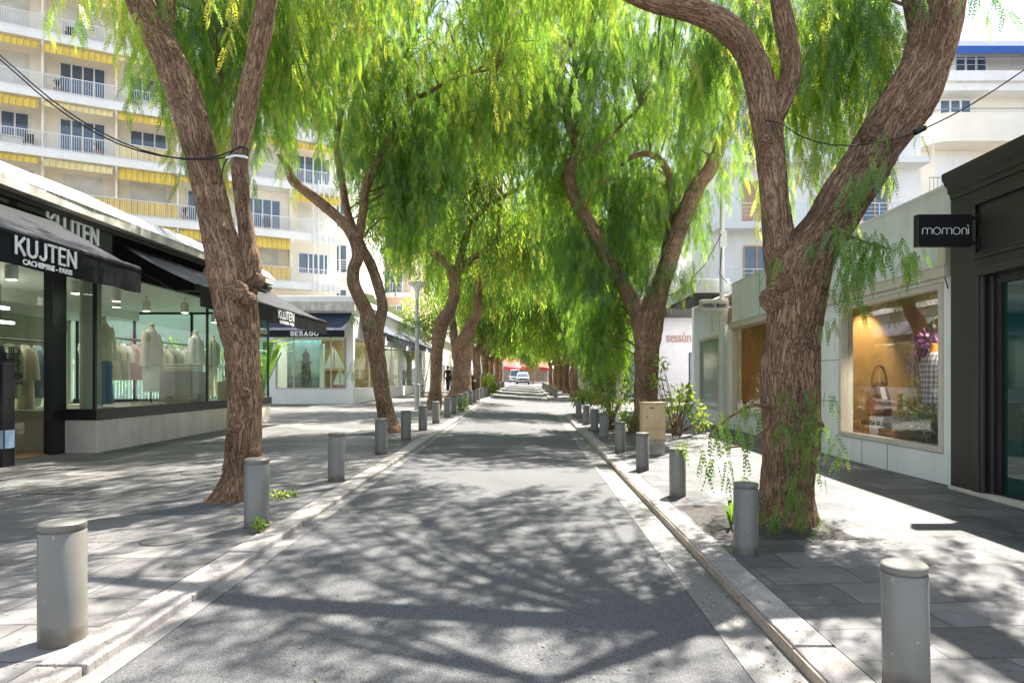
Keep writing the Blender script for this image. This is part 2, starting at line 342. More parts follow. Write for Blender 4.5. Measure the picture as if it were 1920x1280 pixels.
M['soil'] = mat('tree_pit_soil', (.066, .057, .05), .95, .35, 9, .8, 60)
def m_bollard():
    m, t, b = newmat('bollard_paint'); L = t.links.new
    co = N(t, 'ShaderNodeTexCoord'); oi = N(t, 'ShaderNodeObjectInfo'); ad = N(t, 'ShaderNodeVectorMath', operation='ADD'); sc = N(t, 'ShaderNodeVectorMath', operation='SCALE'); sc.inputs[0].default_value = (40, 31, 17)
    L(oi.outputs['Random'], sc.inputs['Scale']); L(co.outputs['Object'], ad.inputs[0]); L(sc.outputs[0], ad.inputs[1])
    n1 = N(t, 'ShaderNodeTexNoise', i_Scale=3.0, i_Detail=6.0); L(ad.outputs[0], n1.inputs['Vector'])
    c = mul(t, (.185, .176, .153), ramp(t, n1.outputs[0], [(.3, .9), (.7, 1.1)]).outputs[0])
    c = mul(t, c, ramp(t, oi.outputs['Random'], [(0, .86), (1, 1.16)]).outputs[0])
    n2 = N(t, 'ShaderNodeTexNoise', i_Scale=30.0, i_Detail=3.0); L(ad.outputs[0], n2.inputs['Vector']); c = mul(t, c, ramp(t, n2.outputs[0], [(.70, 1.0), (.73, 1.9)]).outputs[0])
    sp = N(t, 'ShaderNodeSeparateXYZ'); L(co.outputs['Object'], sp.inputs[0]); n3 = N(t, 'ShaderNodeTexNoise', i_Scale=9.0, i_Detail=5.0); L(ad.outputs[0], n3.inputs['Vector'])
    z2 = N(t, 'ShaderNodeMath', operation='MULTIPLY_ADD', i_1=.16, i_2=-.05); L(n3.outputs[0], z2.inputs[0]); df = N(t, 'ShaderNodeMath', operation='SUBTRACT'); L(sp.outputs[2], df.inputs[0]); L(z2.outputs[0], df.inputs[1])
    c = mul(t, c, ramp(t, df.outputs[0], [(0.0, (.62, .56, .5)), (.05, (1, 1, 1))]).outputs[0])
    L(c, b.inputs['Base Color']); b.inputs['Roughness'].default_value = .42
    bp = N(t, 'ShaderNodeBump', i_Strength=.06, i_Distance=.01); L(n1.outputs[0], bp.inputs['Height']); L(bp.outputs[0], b.inputs['Normal']); return m
M['bollard'] = m_bollard()
M['cream'] = mat('cream_render', (.90, .83, .71), .85, .05, 1.2)
M['white'] = mat('white_render', (.88, .86, .83), .75, .05, 1.0, stain=.06)
M['whitep'] = mat('white_paint', (.80, .80, .79), .5, .03)
M['shutter'] = m_stripes('roller_shutter', (0, 0, 1), .055, (.76, .74, .70), (.60, .585, .55), .18)
M['wood_shutter'] = m_stripes('wood_shutter', (0, 0, 1), .06, (.62, .42, .26), (.45, .29, .17), .25)
M['conc'] = mat('weathered_concrete', (.64, .59, .52), .9, .25, 4.0, .4, 30, stain=.55)
M['flash'] = mat('roof_flashing', (.86, .83, .78), .42, .22, 1.6, .5, 3.0, metal=.1, stretch=(1, .6, 1))
M['plinth'] = mat('stone_plinth', (.60, .54, .46), .75, .10, 2.0, .15, 30, stain=.2)
M['black'] = mat('black_metal', (.009, .009, .010), .35, .2)
M['darkpanel'] = mat('dark_sign_panel', (.030, .034, .030), .45, .15)
M['awning'] = mat('black_awning', (.007, .0075, .010), .5, .35, 2.5, .45, 5, spec=.22)
M['navy'] = mat('navy_awning', (.020, .028, .055), .6, .3, 2.5, .3, 5)
M['letter'] = mat('white_letter', (.85, .85, .84), .5, .02)
M['letter_dark'] = mat('dark_letter', (.05, .045, .04), .5, .05)
M['letter_rose'] = mat('rose_letter', (.42, .24, .20), .5, .05)
M['glass'] = glass('shop_glass', (.72, .90, .81), 1.25)
M['glass_c'] = glass('clear_glass', (.96, .97, .95), .27)
M['frost'] = mat('frosted_green_glass', (.24, .32, .27), .12, .1, 1.5, spec=.5)
M['glass_g'] = mat('teal_door_glass', (.004, .045, .042), .04, .1, spec=.8)
M['glass_d'] = mat('window_glass', (.10, .14, .21), .06, .15, spec=.8)  # blue reflections are put into this base colour
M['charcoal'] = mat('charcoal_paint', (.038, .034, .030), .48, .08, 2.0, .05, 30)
M['grey_frame'] = mat('grey_frame', (.32, .33, .33), .5, .06)
M['panel'] = mat('white_shop_panel', (.83, .83, .81), .55, .05, 1.0, stain=.10)
M['pmetal'] = mat('greenish_parapet', (.74, .755, .73), .5, .06, 1.2, stain=.14)
M['frame'] = mat('cream_frame', (.60, .55, .45), .5, .06, stain=.15)
M['yellow'] = m_stripes('yellow_awning', (.886, .464, 0), .26, (.80, .54, .08), (.30, .22, .08), .10, (.84, .60, .12))
M['yellow_f'] = m_stripes('faded_yellow_awning', (.886, .464, 0), .26, (.80, .62, .25), (.42, .32, .15), .10, (.82, .68, .36))
M['blue'] = mat('blue_canvas', (.03, .12, .42), .7, .1)
M['red'] = mat('red_canvas', (.55, .02, .04), .7, .15)
M['beige_box'] = mat('beige_cabinet', (.60, .45, .25), .6, .10, 3.0, .1, 40, stain=.25)
M['conc_box'] = mat('stained_cement', (.45, .40, .34), .9, .45, 9, .4, 40, stain=.4)
M['post'] = mat('lamp_paint', (.50, .50, .48), .45, .08, stain=.15)
M['post_w'] = mat('white_post', (.68, .67, .62), .6, .08, 4, stain=.2)
M['cable'] = mat('black_cable', (.01, .01, .011), .5, .1)
M['tan'] = mat('tan_interior', (.50, .35, .20), .8, .08)
M['cover_iron'] = mat('cover_iron', (.07, .068, .064), .7, .3, 8, .3, 60)
M['wood'] = mat('wood_floor', (.30, .16, .08), .5, .25, 6, stretch=(1, .15, 1))
M['inter'] = mat('pale_interior', (.36, .335, .275), .8, .05)
M['curtain'] = mat('brown_curtain', (.34, .25, .18), .9, .12, 5)
M['steel'] = mat('brushed_steel', (.55, .55, .55), .3, .05, metal=.9)
M['lamp_on'] = mat('lit_lamp', (.9, .88, .8), .5, .01, emit=((1, .93, .8), 2.5))
M['peach'] = mat('peach_render', (.58, .42, .31), .85, .06)
M['lilac'] = mat('lilac_white_wall', (.68, .67, .72), .75, .04, stain=.05)
M['chrome'] = mat('silver_car_paint', (.34, .35, .37), .28, .05, metal=.55)
M['rubber'] = mat('rubber', (.015, .015, .015), .8, .1)
M['skin'] = mat('skin', (.42, .25, .17), .6, .05)
M['hair'] = mat('dark_hair', (.02, .015, .012), .6, .1)
M['cloth_k'] = mat('black_cloth', (.012, .013, .018), .85, .15)
def cl(name, c): M[name] = mat(name, c, .9, .10, 6, .2, 60)
cl('knit_cream', (.62, .55, .42)); cl('knit_white', (.72, .70, .64)); cl('denim', (.10, .20, .32)); cl('denim_lt', (.30, .42, .55)); cl('sage', (.36, .38, .29)); cl('pinkish', (.62, .36, .36)); cl('navy_cloth', (.02, .04, .10)); cl('orange_pot', (.65, .26, .06)); cl('leather', (.26, .09, .035)); cl('plaid', (.42, .43, .52)); cl('terracotta', (.5, .25, .14))
# ================================================================== SETTING
mb = MB(); mb.quad((-700, -300, -.75 + SL * -300), (700, -300, -.75 + SL * -300), (700, 900, -.75 + SL * 900), (-700, 900, -.75 + SL * 900)); struct('ground', mb, M['asphalt'])
JY0, JY1 = 26.5, 41.0
mb = MB(); YR = [-8, 4, 12, 20, 26, 34, 42, 60, 80, 112]
for y0, y1 in zip(YR, YR[1:]):
    mb.quad((-2.0, y0, rd(-2.0, y0)), (1.262, y0, rd(1.262, y0)), (1.262, y1, rd(1.262, y1)), (-2.0, y1, rd(-2.0, y1)))
mb.quad((1.262, JY0 - 1.5, rd(1.262, JY0 - 1.5)), (40, JY0 - 1.5, rd(1.262, JY0 - 1.5) + .03), (40, JY1 + 1.5, rd(1.262, JY1 + 1.5) + .03), (1.262, JY1 + 1.5, rd(1.262, JY1 + 1.5)))
mb.quad((-80, 112, rd(-1, 112)), (80, 112, rd(-1, 112)), (80, 150, rd(-1, 150)), (-80, 150, rd(-1, 150)))
struct('road', mb, M['asphalt'])
# gutters
mb = MB()
for y0, y1 in zip(YR, YR[1:]):
    mb.quad((-2.09, y0, rd(-2.09, y0) + .004), (-1.975, y0, rd(-1.975, y0) + .005), (-1.975, y1, rd(-1.975, y1) + .005), (-2.09, y1, rd(-2.09, y1) + .004))
for (a, b) in ((-8, JY0), (JY1, 112)):
    mb.quad((1.235, a, rd(1.235, a) + .005), (1.62, a, gr(a) - .085), (1.62, b, gr(b) - .085), (1.235, b, rd(1.235, b) + .005))
struct('gutter', mb, M['gutter'])
# kerbs: separate stones with open joints
def kerb(x0, x1, y0, y1, step, zt, zb, material, mb):
    y = y0; i = 0
    while y < y1:
        L_ = step * (1 + .06 * math.sin(i * 2.3)); e = min(y + L_ - .012, y1); dz = .004 * math.sin(i * 3.7); dx = .006 * math.sin(i * 1.9)
        mb.add([(x0, y, zb(y)), (x1 + dx, y, zb(y)), (x1 + dx, e, zb(e)), (x0, e, zb(e)), (x0, y, zt(y) + dz), (x1 + dx, y, zt(y) + dz), (x1 + dx, e, zt(e) + dz), (x0, e, zt(e) + dz)],
               [(3, 2, 1, 0), (4, 5, 6, 7), (0, 1, 5, 4), (1, 2, 6, 5), (2, 3, 7, 6), (3, 0, 4, 7)])
        y += L_; i += 1
mb = MB(); kerb(-2.32, -2.085, -4, 110, 1.0, lambda y: gl(y) + .006, lambda y: gl(y) - .3, None, mb); struct('kerb', mb, M['kerb'], bevel=.012)
mb = MB(); kerb(1.565, 1.80, -4, JY0 - 1.2, .86, lambda y: gr(y) + .006, lambda y: gr(y) - .3, None, mb)
kerb(1.565, 1.80, JY1 + 1.2, 110, .86, lambda y: gr(y) + .006, lambda y: gr(y) - .3, None, mb)
def arc(cx, cy, r0, r1, a0, a1, mb):
    n = 4
    for i in range(n):
        t0, t1 = R(a0 + (a1 - a0) * i / n), R(a0 + (a1 - a0) * (i + .97) / n)
        mb.prism([(cx + r0 * math.cos(t0), cy + r0 * math.sin(t0)), (cx + r1 * math.cos(t0), cy + r1 * math.sin(t0)), (cx + r1 * math.cos(t1), cy + r1 * math.sin(t1)), (cx + r0 * math.cos(t1), cy + r0 * math.sin(t1))],
                 lambda x, y: gr(y) - .3, lambda x, y: gr(y) + .006)
arc(2.765, JY0 - 1.2, 1.2, .965, 180, 90, mb); arc(2.765, JY1 + 1.2, 1.2, .965, 180, 270, mb)
for k in range(5):
    mb.box(2.8 + k, 3.78 + k, JY0 - .235, JY0, gr(JY0) - .3, gr(JY0) + .006); mb.box(2.8 + k, 3.78 + k, JY1, JY1 + .235, gr(JY1) - .3, gr(JY1) + .006)
struct('kerb', mb, M['kerb'], bevel=.012)
mb = MB(); kerb(1.552, 1.5635, -4, JY0 - 1.2, .86, lambda y: gr(y) - .012, lambda y: gr(y) - .2, None, mb); struct('kerb_face', mb, M['kerb_o'])
mb = MB(); mb.prism([(-2.325, -6), (-2.325, 111), (-60, 111), (-60, -6)], lambda x, y: gl(y) - .3, lambda x, y: gl(y)); struct('pavement', mb, M['slate_l'])
mb = MB(); Y0 = JY0 - 1.2
mb.prism([(1.805, -6), (60, -6), (60, JY0 - .24), (2.765, JY0 - .24)] + [(2.765 + .96 * math.cos(R(a)), Y0 + .96 * math.sin(R(a))) for a in (100, 120, 140, 160, 180)], lambda x, y: gr(y) - .3, lambda x, y: gr(y))
Y1 = JY1 + 1.2
mb.prism([(1.805, 111)] + [(2.765 + .96 * math.cos(R(a)), Y1 + .96 * math.sin(R(a))) for a in (180, 200, 220, 240, 260)] + [(60, JY1 + .24), (60, 111)], lambda x, y: gr(y) - .3, lambda x, y: gr(y))
struct('pavement', mb, M['slate_r'])
# tree pits (thin sheets)
mb = MB()
def pit(x0, x1, y0, y1, g):
    n = 7; poly = [(x0 + (x1 - x0) * i / n, y0 + .05 * random.uniform(-1, 1)) for i in range(n)] + [(x1 + .03 * random.uniform(-1, 1), y0 + (y1 - y0) * i / n) for i in range(n)]
    poly += [(x1 - (x1 - x0) * i / n, y1 + .05 * random.uniform(-1, 1)) for i in range(n)] + [(x0, y1 - (y1 - y0) * i / n) for i in range(n)]
    mb.prism(poly, lambda x, y: g(y) - .1, lambda x, y: g(y) + .005)
pit(1.83, 3.22, 6.15, 7.7, gr); pit(1.83, 4.1, 17.0, 19.2, gr); pit(1.83, 4.0, 28.9 - 5, 25.0, gr)
struct('tree_pit', mb, M['soil'])
mb = MB(); pit(-4.0, -2.34, 6.3, 8.0, gl); pit(-4.1, -2.6, 14.5, 16, gl); struct('tree_pit', mb, M['asphalt'])
# leaf litter
def litter(n, xs, ys, gfun, name):
    x = rng.uniform(*xs, n); y = ys[0] + (ys[1] - ys[0]) * rng.random(n) ** 1.6; g = np.array([gfun(a, b) for a, b in zip(x, y)])
    s_ = rng.uniform(.005, .016, n); a = rng.uniform(0, 6.28, n); q = s_ * rng.uniform(.25, .6, n)
    d = np.stack([np.cos(a), np.sin(a), rng.uniform(-.2, .2, n)], 1) * s_[:, None]; e = np.stack([-np.sin(a), np.cos(a), rng.uniform(-.3, .3, n)], 1) * q[:, None]
    p = np.stack([x, y, g + .014], 1); V = np.stack([p - d, p - e, p + d, p + e], 1).reshape(-1, 3) * K
    o = link(name, mesh_np(name, V, np.arange(4 * n), np.arange(n) * 4, {'rnd': ('FLOAT', np.repeat(rng.random(n), 4))}), M['litter']); o['kind'] = 'stuff'
litter(1500, (-7, -2.1), (2.2, 22), lambda x, y: gl(y), 'leaf_litter'); litter(1900, (1.6, 5.8), (2.2, 20), lambda x, y: gr(y), 'leaf_litter')
litter(900, (-1.95, 1.55), (2.5, 22), lambda x, y: rd(min(x, 1.25), y), 'leaf_litter'); litter(1300, (1.26, 1.55), (2.2, 24), lambda x, y: gr(y) - .09, 'leaf_litter')
litter(500, (-3.9, -2.5), (6.4, 7.8), lambda x, y: gl(y) + .005, 'leaf_litter')
litter(900, (1.8, 3.6), (5.9, 8.2), lambda x, y: gr(y) + .005, 'leaf_litter')

# ================================================================== BOLLARDS
def bollard(r=.107, h=.62):
    t = Thing('bollard', '', 'bollard')
    mb = MB(); mb.lathe([(r, -.12), (r, h - .052), (r - .004, h - .046)], (0, 0, 0), 40); t.part('post', mb, M['bollard'], smooth=True)
    mb = MB(); mb.lathe([(r - .012, h - .05), (r - .012, h - .034), (r - .001, h - .034), (r + .001, h - .03), (r + .001, h - .006), (r - .006, h)], (0, 0, 0), 40); t.part('cap', mb, M['bollard'], smooth=True)
    return t.e
proto = bollard()
ORD = 'first second third fourth fifth sixth seventh eighth ninth tenth eleventh twelfth thirteenth fourteenth fifteenth sixteenth seventeenth eighteenth nineteenth twentieth'.split()
ORD += ['twenty-' + w for w in ORD[:9]] + ['thirtieth'] + ['thirty-' + w for w in ORD[:9]]
def place_bollard(x, y, g, label, grp, first=[True]):
    o = proto if first[0] else copy_tree(proto); first[0] = False
    o.location = (x * K, y * K, g * K); o.rotation_euler = (R(random.gauss(0, .5)), R(random.gauss(0, .5)), random.uniform(0, 6)); o['label'] = label; o['group'] = grp
LB = [(-2.40, 3.32), (-2.44, 5.81), (-2.47, 8.36), (-2.5, 11.1), (-2.52, 13.5), (-2.53, 15.8), (-2.53, 18.1), (-2.54, 20.8), (-2.55, 22.8), (-2.55, 25.0)] + [(-2.56, 27.4 + 2.4 * i) for i in range(21)]
lab = {0: 'large grey cylindrical bollard with flat cap, first of the row beside the black awnings', 1: 'grey bollard with a small green weed at its foot, beside the forked trunk', 2: 'grey bollard just past the big forked tree, beside the slate pavement'}
for i, (x, y) in enumerate(LB):
    place_bollard(x, y, gl(y), lab.get(i, f'grey cylindrical bollard, {ORD[i]} from the camera in the row beside the black awnings'), 'bollards along the kerb on the awning side')
RB = [(1.94, 3.26), (1.955, 5.68), (1.99, 8.36), (1.94, 10.6), (1.93, 13.05), (1.94, 15.8), (1.93, 17.9), (1.93, 20.2), (1.93, 23.2)] + [(2.1, 43.5 + 2.4 * i) for i in range(15)]
lab = {0: 'large grey bollard cut off by the lower picture edge, beside the pale kerb', 1: 'grey bollard in front of the vine covered tree trunk', 2: 'grey bollard standing in open paving in front of the beige cabinet, third of its row', 3: 'grey bollard standing right beside the beige utility cabinet'}
for i, (x, y) in enumerate(RB):
    place_bollard(x, y, gr(y), lab.get(i, f'grey cylindrical bollard, {ORD[i]} from the camera in the row on the white boutique side'), 'bollards along the kerb on the boutique side')

# ================================================================== CASHMERE SHOP (awning side)
T = Thing('clothing_shop', 'glazed corner clothing shop with black awnings, pale stone plinth and flat concrete roof', 'shop', (-7.6, 11.3, gl(11.3)))
FX, Y0, Y1, BX = -7.6, 11.35, 19.0, -13.4
mb = MB(); mb.box(-8.16, FX + .03, Y0 - .06, Y0 + .5, -.2, .66); mb.box(FX - .25, FX + .03, Y0 + .5, Y1, -.2, .66); mb.box(-13.4, FX - .25, Y1 - .25, Y1, -.2, .66)
T.part('plinth', mb, M['plinth'], bevel=.008)
mb = MB(); mb.box(-8.16, FX + .06, Y0 - .1, Y0 - .02, .665, .86); mb.box(FX - .04, FX + .06, Y0 - .02, Y1 + .04, .665, .86); mb.box(-13.4, FX - .04, Y1 - .04, Y1 + .04, .665, .80)
T.part('sill', mb, M['black'], bevel=.006)
mb = MB(); mb.box(-8.28, -8.12, 11.0, 11.33, 0, 3.4)
T.part('door_post', mb, M['black'], bevel=.004)
for y in (11.32, 15.32, 18.95): mb = MB(); mb.box(FX - .035, FX + .005, y - .03, y + .03, .86, 3.3); T.part('mullion', mb, M['black'])
for x in (-13.3, -11.6, -9.9, -8.6): mb = MB(); mb.box(x - .03, x + .03, Y1 - .03, Y1 + .03, .8, 3.3); T.part('mullion', mb, M['black'])
mb = MB(); mb.box(-8.24, -8.18, 9.1, 9.18, .1, 3.3); T.part('door_post', mb, M['black'])
mb = MB(); mb.box(FX - .1, FX + .02, Y0 - .06, Y1 + .02, 3.3, 4.05); mb.box(-8.3, FX - .1, Y0 - .06, Y0 + .04, 3.3, 4.05); mb.box(-8.32, -8.12, 4, Y0 - .06, 3.3, 4.05); mb.box(-13.4, FX - .1, Y1 - .08, Y1 + .02, 3.3, 4.05)
T.part('header', mb, M['black'])
for q in ((( FX - .015, Y0, .86), (FX - .015, 15.32, .86), (FX - .015, 15.32, 3.3), (FX - .015, Y0, 3.3)), ((FX - .015, 15.32, .86), (FX - .015, Y1, .86), (FX - .015, Y1, 3.3), (FX - .015, 15.32, 3.3)),
          ((-8.14, Y0 - .04, .86), (FX - .03, Y0 - .04, .86), (FX - .03, Y0 - .04, 3.3), (-8.14, Y0 - .04, 3.3)), ((-13.4, Y1, .8), (FX - .03, Y1, .8), (FX - .03, Y1, 3.3), (-13.4, Y1, 3.3))):
    mb = MB(); mb.quad(*q); T.part('window_pane', mb, M['glass'])
mb = MB(); mb.quad((-8.21, 9.18, .1), (-8.21, 11.0, .1), (-8.21, 11.0, 3.3), (-8.21, 9.18, 3.3)); dr = T.part('door', mb, M['glass'], label='full height glass door with black knot emblem and lettering')
mb = MB()                                            # knot emblem on the door: interlaced rings
ey, ez = 9.98 * .82 + 2.02, CZ + .36
for dy in (-.085, .085):
    for dz in (-.085, .085):
        for rr in (.085, .052): mb.tube([(-8.195, ey + dy + rr * math.cos(a * math.pi / 10), ez + dz + rr * math.sin(a * math.pi / 10)) for a in range(21)], .007, 5)
for d in (-.05, 0, .05):
    mb.tube([(-8.194, ey - .16, ez + d), (-8.194, ey + .16, ez + d)], .006, 5); mb.tube([(-8.194, ey + d, ez - .16), (-8.194, ey + d, ez + .16)], .006, 5)
T.part('emblem', mb, M['black'], parent=dr)
stroke_text(T, 'KUJTEN', .095, .42, (-8.195, ey, ez - .30), (0, 1, 0), (0, 0, 1), M['black'], dr, .16, .004)
T.text('lettering', 'CACHEMIRE - PARIS', .05, (-8.19, ey, ez - .42), (0, 1, 0), (0, 0, 1), M['black'], parent=dr)
mb = MB(); mb.box(-16, -7.2, 3, 18.3, 4.06, 4.22); rf = T.part('roof', mb, M['conc'], bevel=.01)
mb = MB()
for i in range(14):                                   # dented metal flashing along the roof edge
    a, b = 3 + i * 1.105, 3 + (i + 1) * 1.105 - .012
    d0, d1 = .03 * math.sin(i * 2.1), .03 * math.sin(i * 2.1 + 1.7)
    mb.add([(-7.19 + d0 * .4, a, 4.225), (-7.19 + d1 * .4, b, 4.225), (-7.40 + d1, b, 4.47 + d1 * .3), (-7.40 + d0, a, 4.47 + d0 * .3), (-8.4, b, 4.52), (-8.4, a, 4.52)], [(0, 1, 2, 3), (3, 2, 4, 5)])
T.part('flashing', mb, M['flash'], parent=rf)
mb = MB(); mb.box(-16, -8.4, 3, 18.3, 4.22, 4.49); T.part('roof_deck', mb, M['conc'], parent=rf)
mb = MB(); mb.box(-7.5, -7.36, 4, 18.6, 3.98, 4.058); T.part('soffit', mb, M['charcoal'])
mb = MB(); mb.box(-7.56, -7.42, 9.36, 11.5, 3.55, 4.06); sb = T.part('sign_panel', mb, M['darkpanel'], bevel=.006)
stroke_text(T, 'KUJTEN', .27, 1.16, (-7.418, 10.5, 3.84), (0, 1, 0), (0, 0, 1), M['letter'], sb, .17, .02)
# walls and interior
mb = MB(); mb.box(-16, -13.42, 4, 11, 0, 4.05); mb.box(-13.6, -13.42, 11, 19, 0, 4.05); mb.box(-13.4, -8.3, 3.8, 4, 0, 4.05); mb.box(-8.32, -8.14, 4, 9.1, 0, 3.3); T.part('wall', mb, M['inter'])
mb = MB(); mb.box(-13.4, -8.2, 4, 19, .02, .1); T.part('shop_floor', mb, M['wood'])
mb = MB(); mb.box(-10.0, FX - .06, 11.45, 18.9, .1, .82); T.part('display_platform', mb, M['inter'])
mb = MB(); mb.box(-13.4, FX - .11, 4, 18.9, 3.36, 3.5); mb.box(-13.4, -11.4, 4, 18.9, 3.1, 3.36); T.part('ceiling', mb, M['whitep'])
mb = MB(); mb.lathe([(.17, .82), (.17, 3.36)], (-7.98, 11.75, 0), 24); T.part('column', mb, M['inter'], smooth=True)
mb = MB(); pts = []
for i in range(120):
    y = 5 + i * .078; pts.append((-13.1 + .09 * math.sin(y * 9) + .03 * math.sin(y * 23), y))
for a, b in zip(pts, pts[1:]): mb.quad((a[0], a[1], .2), (b[0], b[1], .2), (b[0], b[1], 2.95), (a[0], a[1], 2.95))
T.part('curtain', mb, M['curtain'], smooth=True)
mb = MB(); mb.tube([(-12.9, 5, 2.97), (-12.9, 14.6, 2.97)], .025, 8); T.part('curtain_rail', mb, M['black'])
# awnings: sloping canvas, rolled front bar, hanging valance
def awning(T, y0, y1, xw, xf, zw, zf, zv, fab, name='awning', ends=True):
    mb = MB(); n = max(6, int((y1 - y0) * 3)); m = 6
    for i in range(n):
        for j in range(m):
            def pt(i, j):
                y = y0 + (y1 - y0) * i / n; s = j / m
                sag = -.035 * math.sin(s * math.pi) * (1 + .5 * math.sin(y * 2.3)) + .012 * math.sin(y * 9 + s * 4) * s
                return (xw + (xf - xw) * s, y, zw + (zf - zw) * s + sag)
            mb.quad(pt(i, j), pt(i + 1, j), pt(i + 1, j + 1), pt(i, j + 1))
    a = T.part(name, mb, fab, smooth=True); s = 1 if xf > xw else -1
    mb = MB(); mb.tube([(xf + s * .01, y0 + (y1 - y0) * i / 16, zf - .03 + .006 * math.sin(i * 2.2)) for i in range(17)], .058, 10); T.part('front_bar', mb, fab, parent=a, smooth=True)
    mb = MB()
    for i in range(n * 2):
        ya, yb = (y0 + (y1 - y0) * i / (n * 2), y0 + (y1 - y0) * (i + 1) / (n * 2)); f = lambda y: .012 * math.sin(y * 5.1) + .006 * math.sin(y * 13)
        mb.quad((xf + s * .05, ya, zf - .05), (xf + s * .05, yb, zf - .05), (xf + s * (.05 + f(yb)), yb, zv + .008 * math.sin(yb * 7)), (xf + s * (.05 + f(ya)), ya, zv + .008 * math.sin(ya * 7)))
    vl = T.part('valance', mb, fab, parent=a, smooth=True)
    for y in [y0 + .35, y1 - .35] + ([(y0 + y1) / 2] if y1 - y0 > 4 else []):
        mb = MB(); mb.tube([(xw, y, zw - .35), (xw + (xf - xw) * .55, y + .25, zf + (zw - zf) * .1 - .1), (xf, y, zf - .05)], .028, 6); T.part('folding_arm', mb, M['black'], parent=a)
    return a
A1 = awning(T, 5.2, 9.9, -7.42, -6.0, 3.9, 3.1, 2.71, M['awning'])
stroke_text(T, 'KUJTEN', .20, .98, (-5.925, 7.93, 2.945), (0, 1, 0), (0, 0, 1), M['letter'], A1)
T.text('lettering', 'CACHEMIRE - PARIS', .088, (-5.92, 7.95, 2.765), (0, 1, 0), (0, 0, 1), M['letter'], parent=A1, bold=.003, depth=.004, width=.82)
A2 = awning(T, 11.7, 19.15, -7.55, -6.0, 3.95, 3.1, 2.71, M['awning'])
stroke_text(T, 'KUJTEN', .19, 1.0, (-5.925, 15.85, 2.95), (0, 1, 0), (0, 0, 1), M['letter'], A2)
T.text('lettering', 'CACHEMIRE - PARIS', .10, (-5.92, 15.9, 2.765), (0, 1, 0), (0, 0, 1), M['letter'], parent=A2, bold=.003, depth=.004, width=.95)
# lamps: ceiling spots and hanging linear lights, all lit
def shop_spot(x, y, z=3.36, tilt=0):
    t = Thing('ceiling_spot', '', 'ceiling lamp', (x, y, z), 'spotlights on the shop ceiling')
    mb = MB(); mb.lathe([(.02, -.12), (.02, 0)], (x, y, z), 8); mb.lathe([(.085, -.36), (.09, -.34), (.09, -.14), (.08, -.12)], (x, y, z), 16); t.part('housing', mb, M['whitep'], smooth=True)
    mb = MB(); mb.lathe([(.07, -.368), (.075, -.362)], (x, y, z), 14); t.part('bulb', mb, M['lamp_on']); return t.e
SPOTS = [(-8.35, 10.4), (-8.5, 12.1), (-8.5, 13.3), (-9.2, 14.4), (-9.0, 15.2), (-8.3, 15.6), (-8.4, 17.5), (-8.9, 18.3), (-9.6, 9.8)]
SL_ = ['above the glass door', 'above the jeans mannequin', 'second along the window track', 'set back behind the shawl mannequin', 'between the shawl and jacket mannequins', 'just behind the window mullion', 'above the jacket mannequin', 'at the far glazed corner', 'set back inside the doorway']
for (x, y), l_ in zip(SPOTS, SL_): shop_spot(x, y)['label'] = 'white cylinder spotlight on the clothing shop ceiling, ' + l_
for k, (x, z, y0, y1) in enumerate(((-10.2, 2.75, 8.8, 12.6), (-10.9, 2.55, 9.6, 13.6))):
    t = Thing('linear_lamp', ['bright hanging bar lamp behind the glass door, upper of two', 'long hanging bar lamp inside the shop, lower of two'][k], 'hanging lamp', (x, (y0 + y1) / 2, z), 'bar lamps inside the shop')
    mb = MB(); mb.box(x - .05, x + .05, y0, y1, z, z + .05); t.part('light_bar', mb, M['lamp_on'])
    mb = MB()
    for y in (y0 + .3, y1 - .3): mb.tube([(x, y, z + .05), (x, y, 3.36)], .006, 5)
    t.part('wire', mb, M['black'])
def area(name, loc, size, power, rot, color=(1, .93, .82)):
    d = bpy.data.lights.new(name, 'AREA'); d.shape = 'RECTANGLE'; d.size, d.size_y = size[0] * K, size[1] * K; d.energy = power; d.color = color
    o = bpy.data.objects.new(name, d); COL.objects.link(o); o.location = [c * K for c in loc]; o.rotation_euler = rot; return o
area('shop_lamp_light', (-10.4, 11, 2.5), (1.2, 5), 11, (0, 0, 0)); area('shop_spot_light', (-8.9, 15, 3.0), (1.0, 6), 11, (0, 0, 0))

# ---- garments, mannequins
def shirt_mb(mb, c, w=.5, h=.75, d=.16, yaw=0.0, sleeve=.62, flare=1.15, neck=True, seed=0):
    """hollow-looking garment: lofted torso with two hanging sleeves; c = shoulder centre; yaw 0 = width along y"""
    cs, sn = math.cos(yaw), math.sin(yaw); rr = random.Random(seed)
    def tr(a, b, z): return (c[0] + b * cs - a * sn, c[1] + a * cs + b * sn, c[2] + z)
    rings = []
    for z, ww, dd in ((0.05, .13, .10), (0.0, .30, .12), (-.06, .48, .15), (-.2 * h, .47, .19), (-.5 * h, .46 * flare ** .5, .2), (-.8 * h, .48 * flare, .21), (-h, .5 * flare, .2)):
        rings.append([tr(ww * w / .5 * .5 * math.cos(k * math.pi / 8) * (1 + .04 * math.sin(k * 5 + z * 9 + seed)), dd * d / .16 * .5 * math.sin(k * math.pi / 8) * (1 + .12 * math.sin(k * 3 + seed)), z) for k in range(16)])
    mb.loft(rings)
    for s in (-1, 1):
        p = [tr(s * w * .40, 0, -.05), tr(s * w * .53, .01, -.16), tr(s * w * .60, .03, -.5 * sleeve), tr(s * w * .62, .05, -sleeve)]
        mb.tube(p, [.075, .078, .066, .058], 10)
    return mb
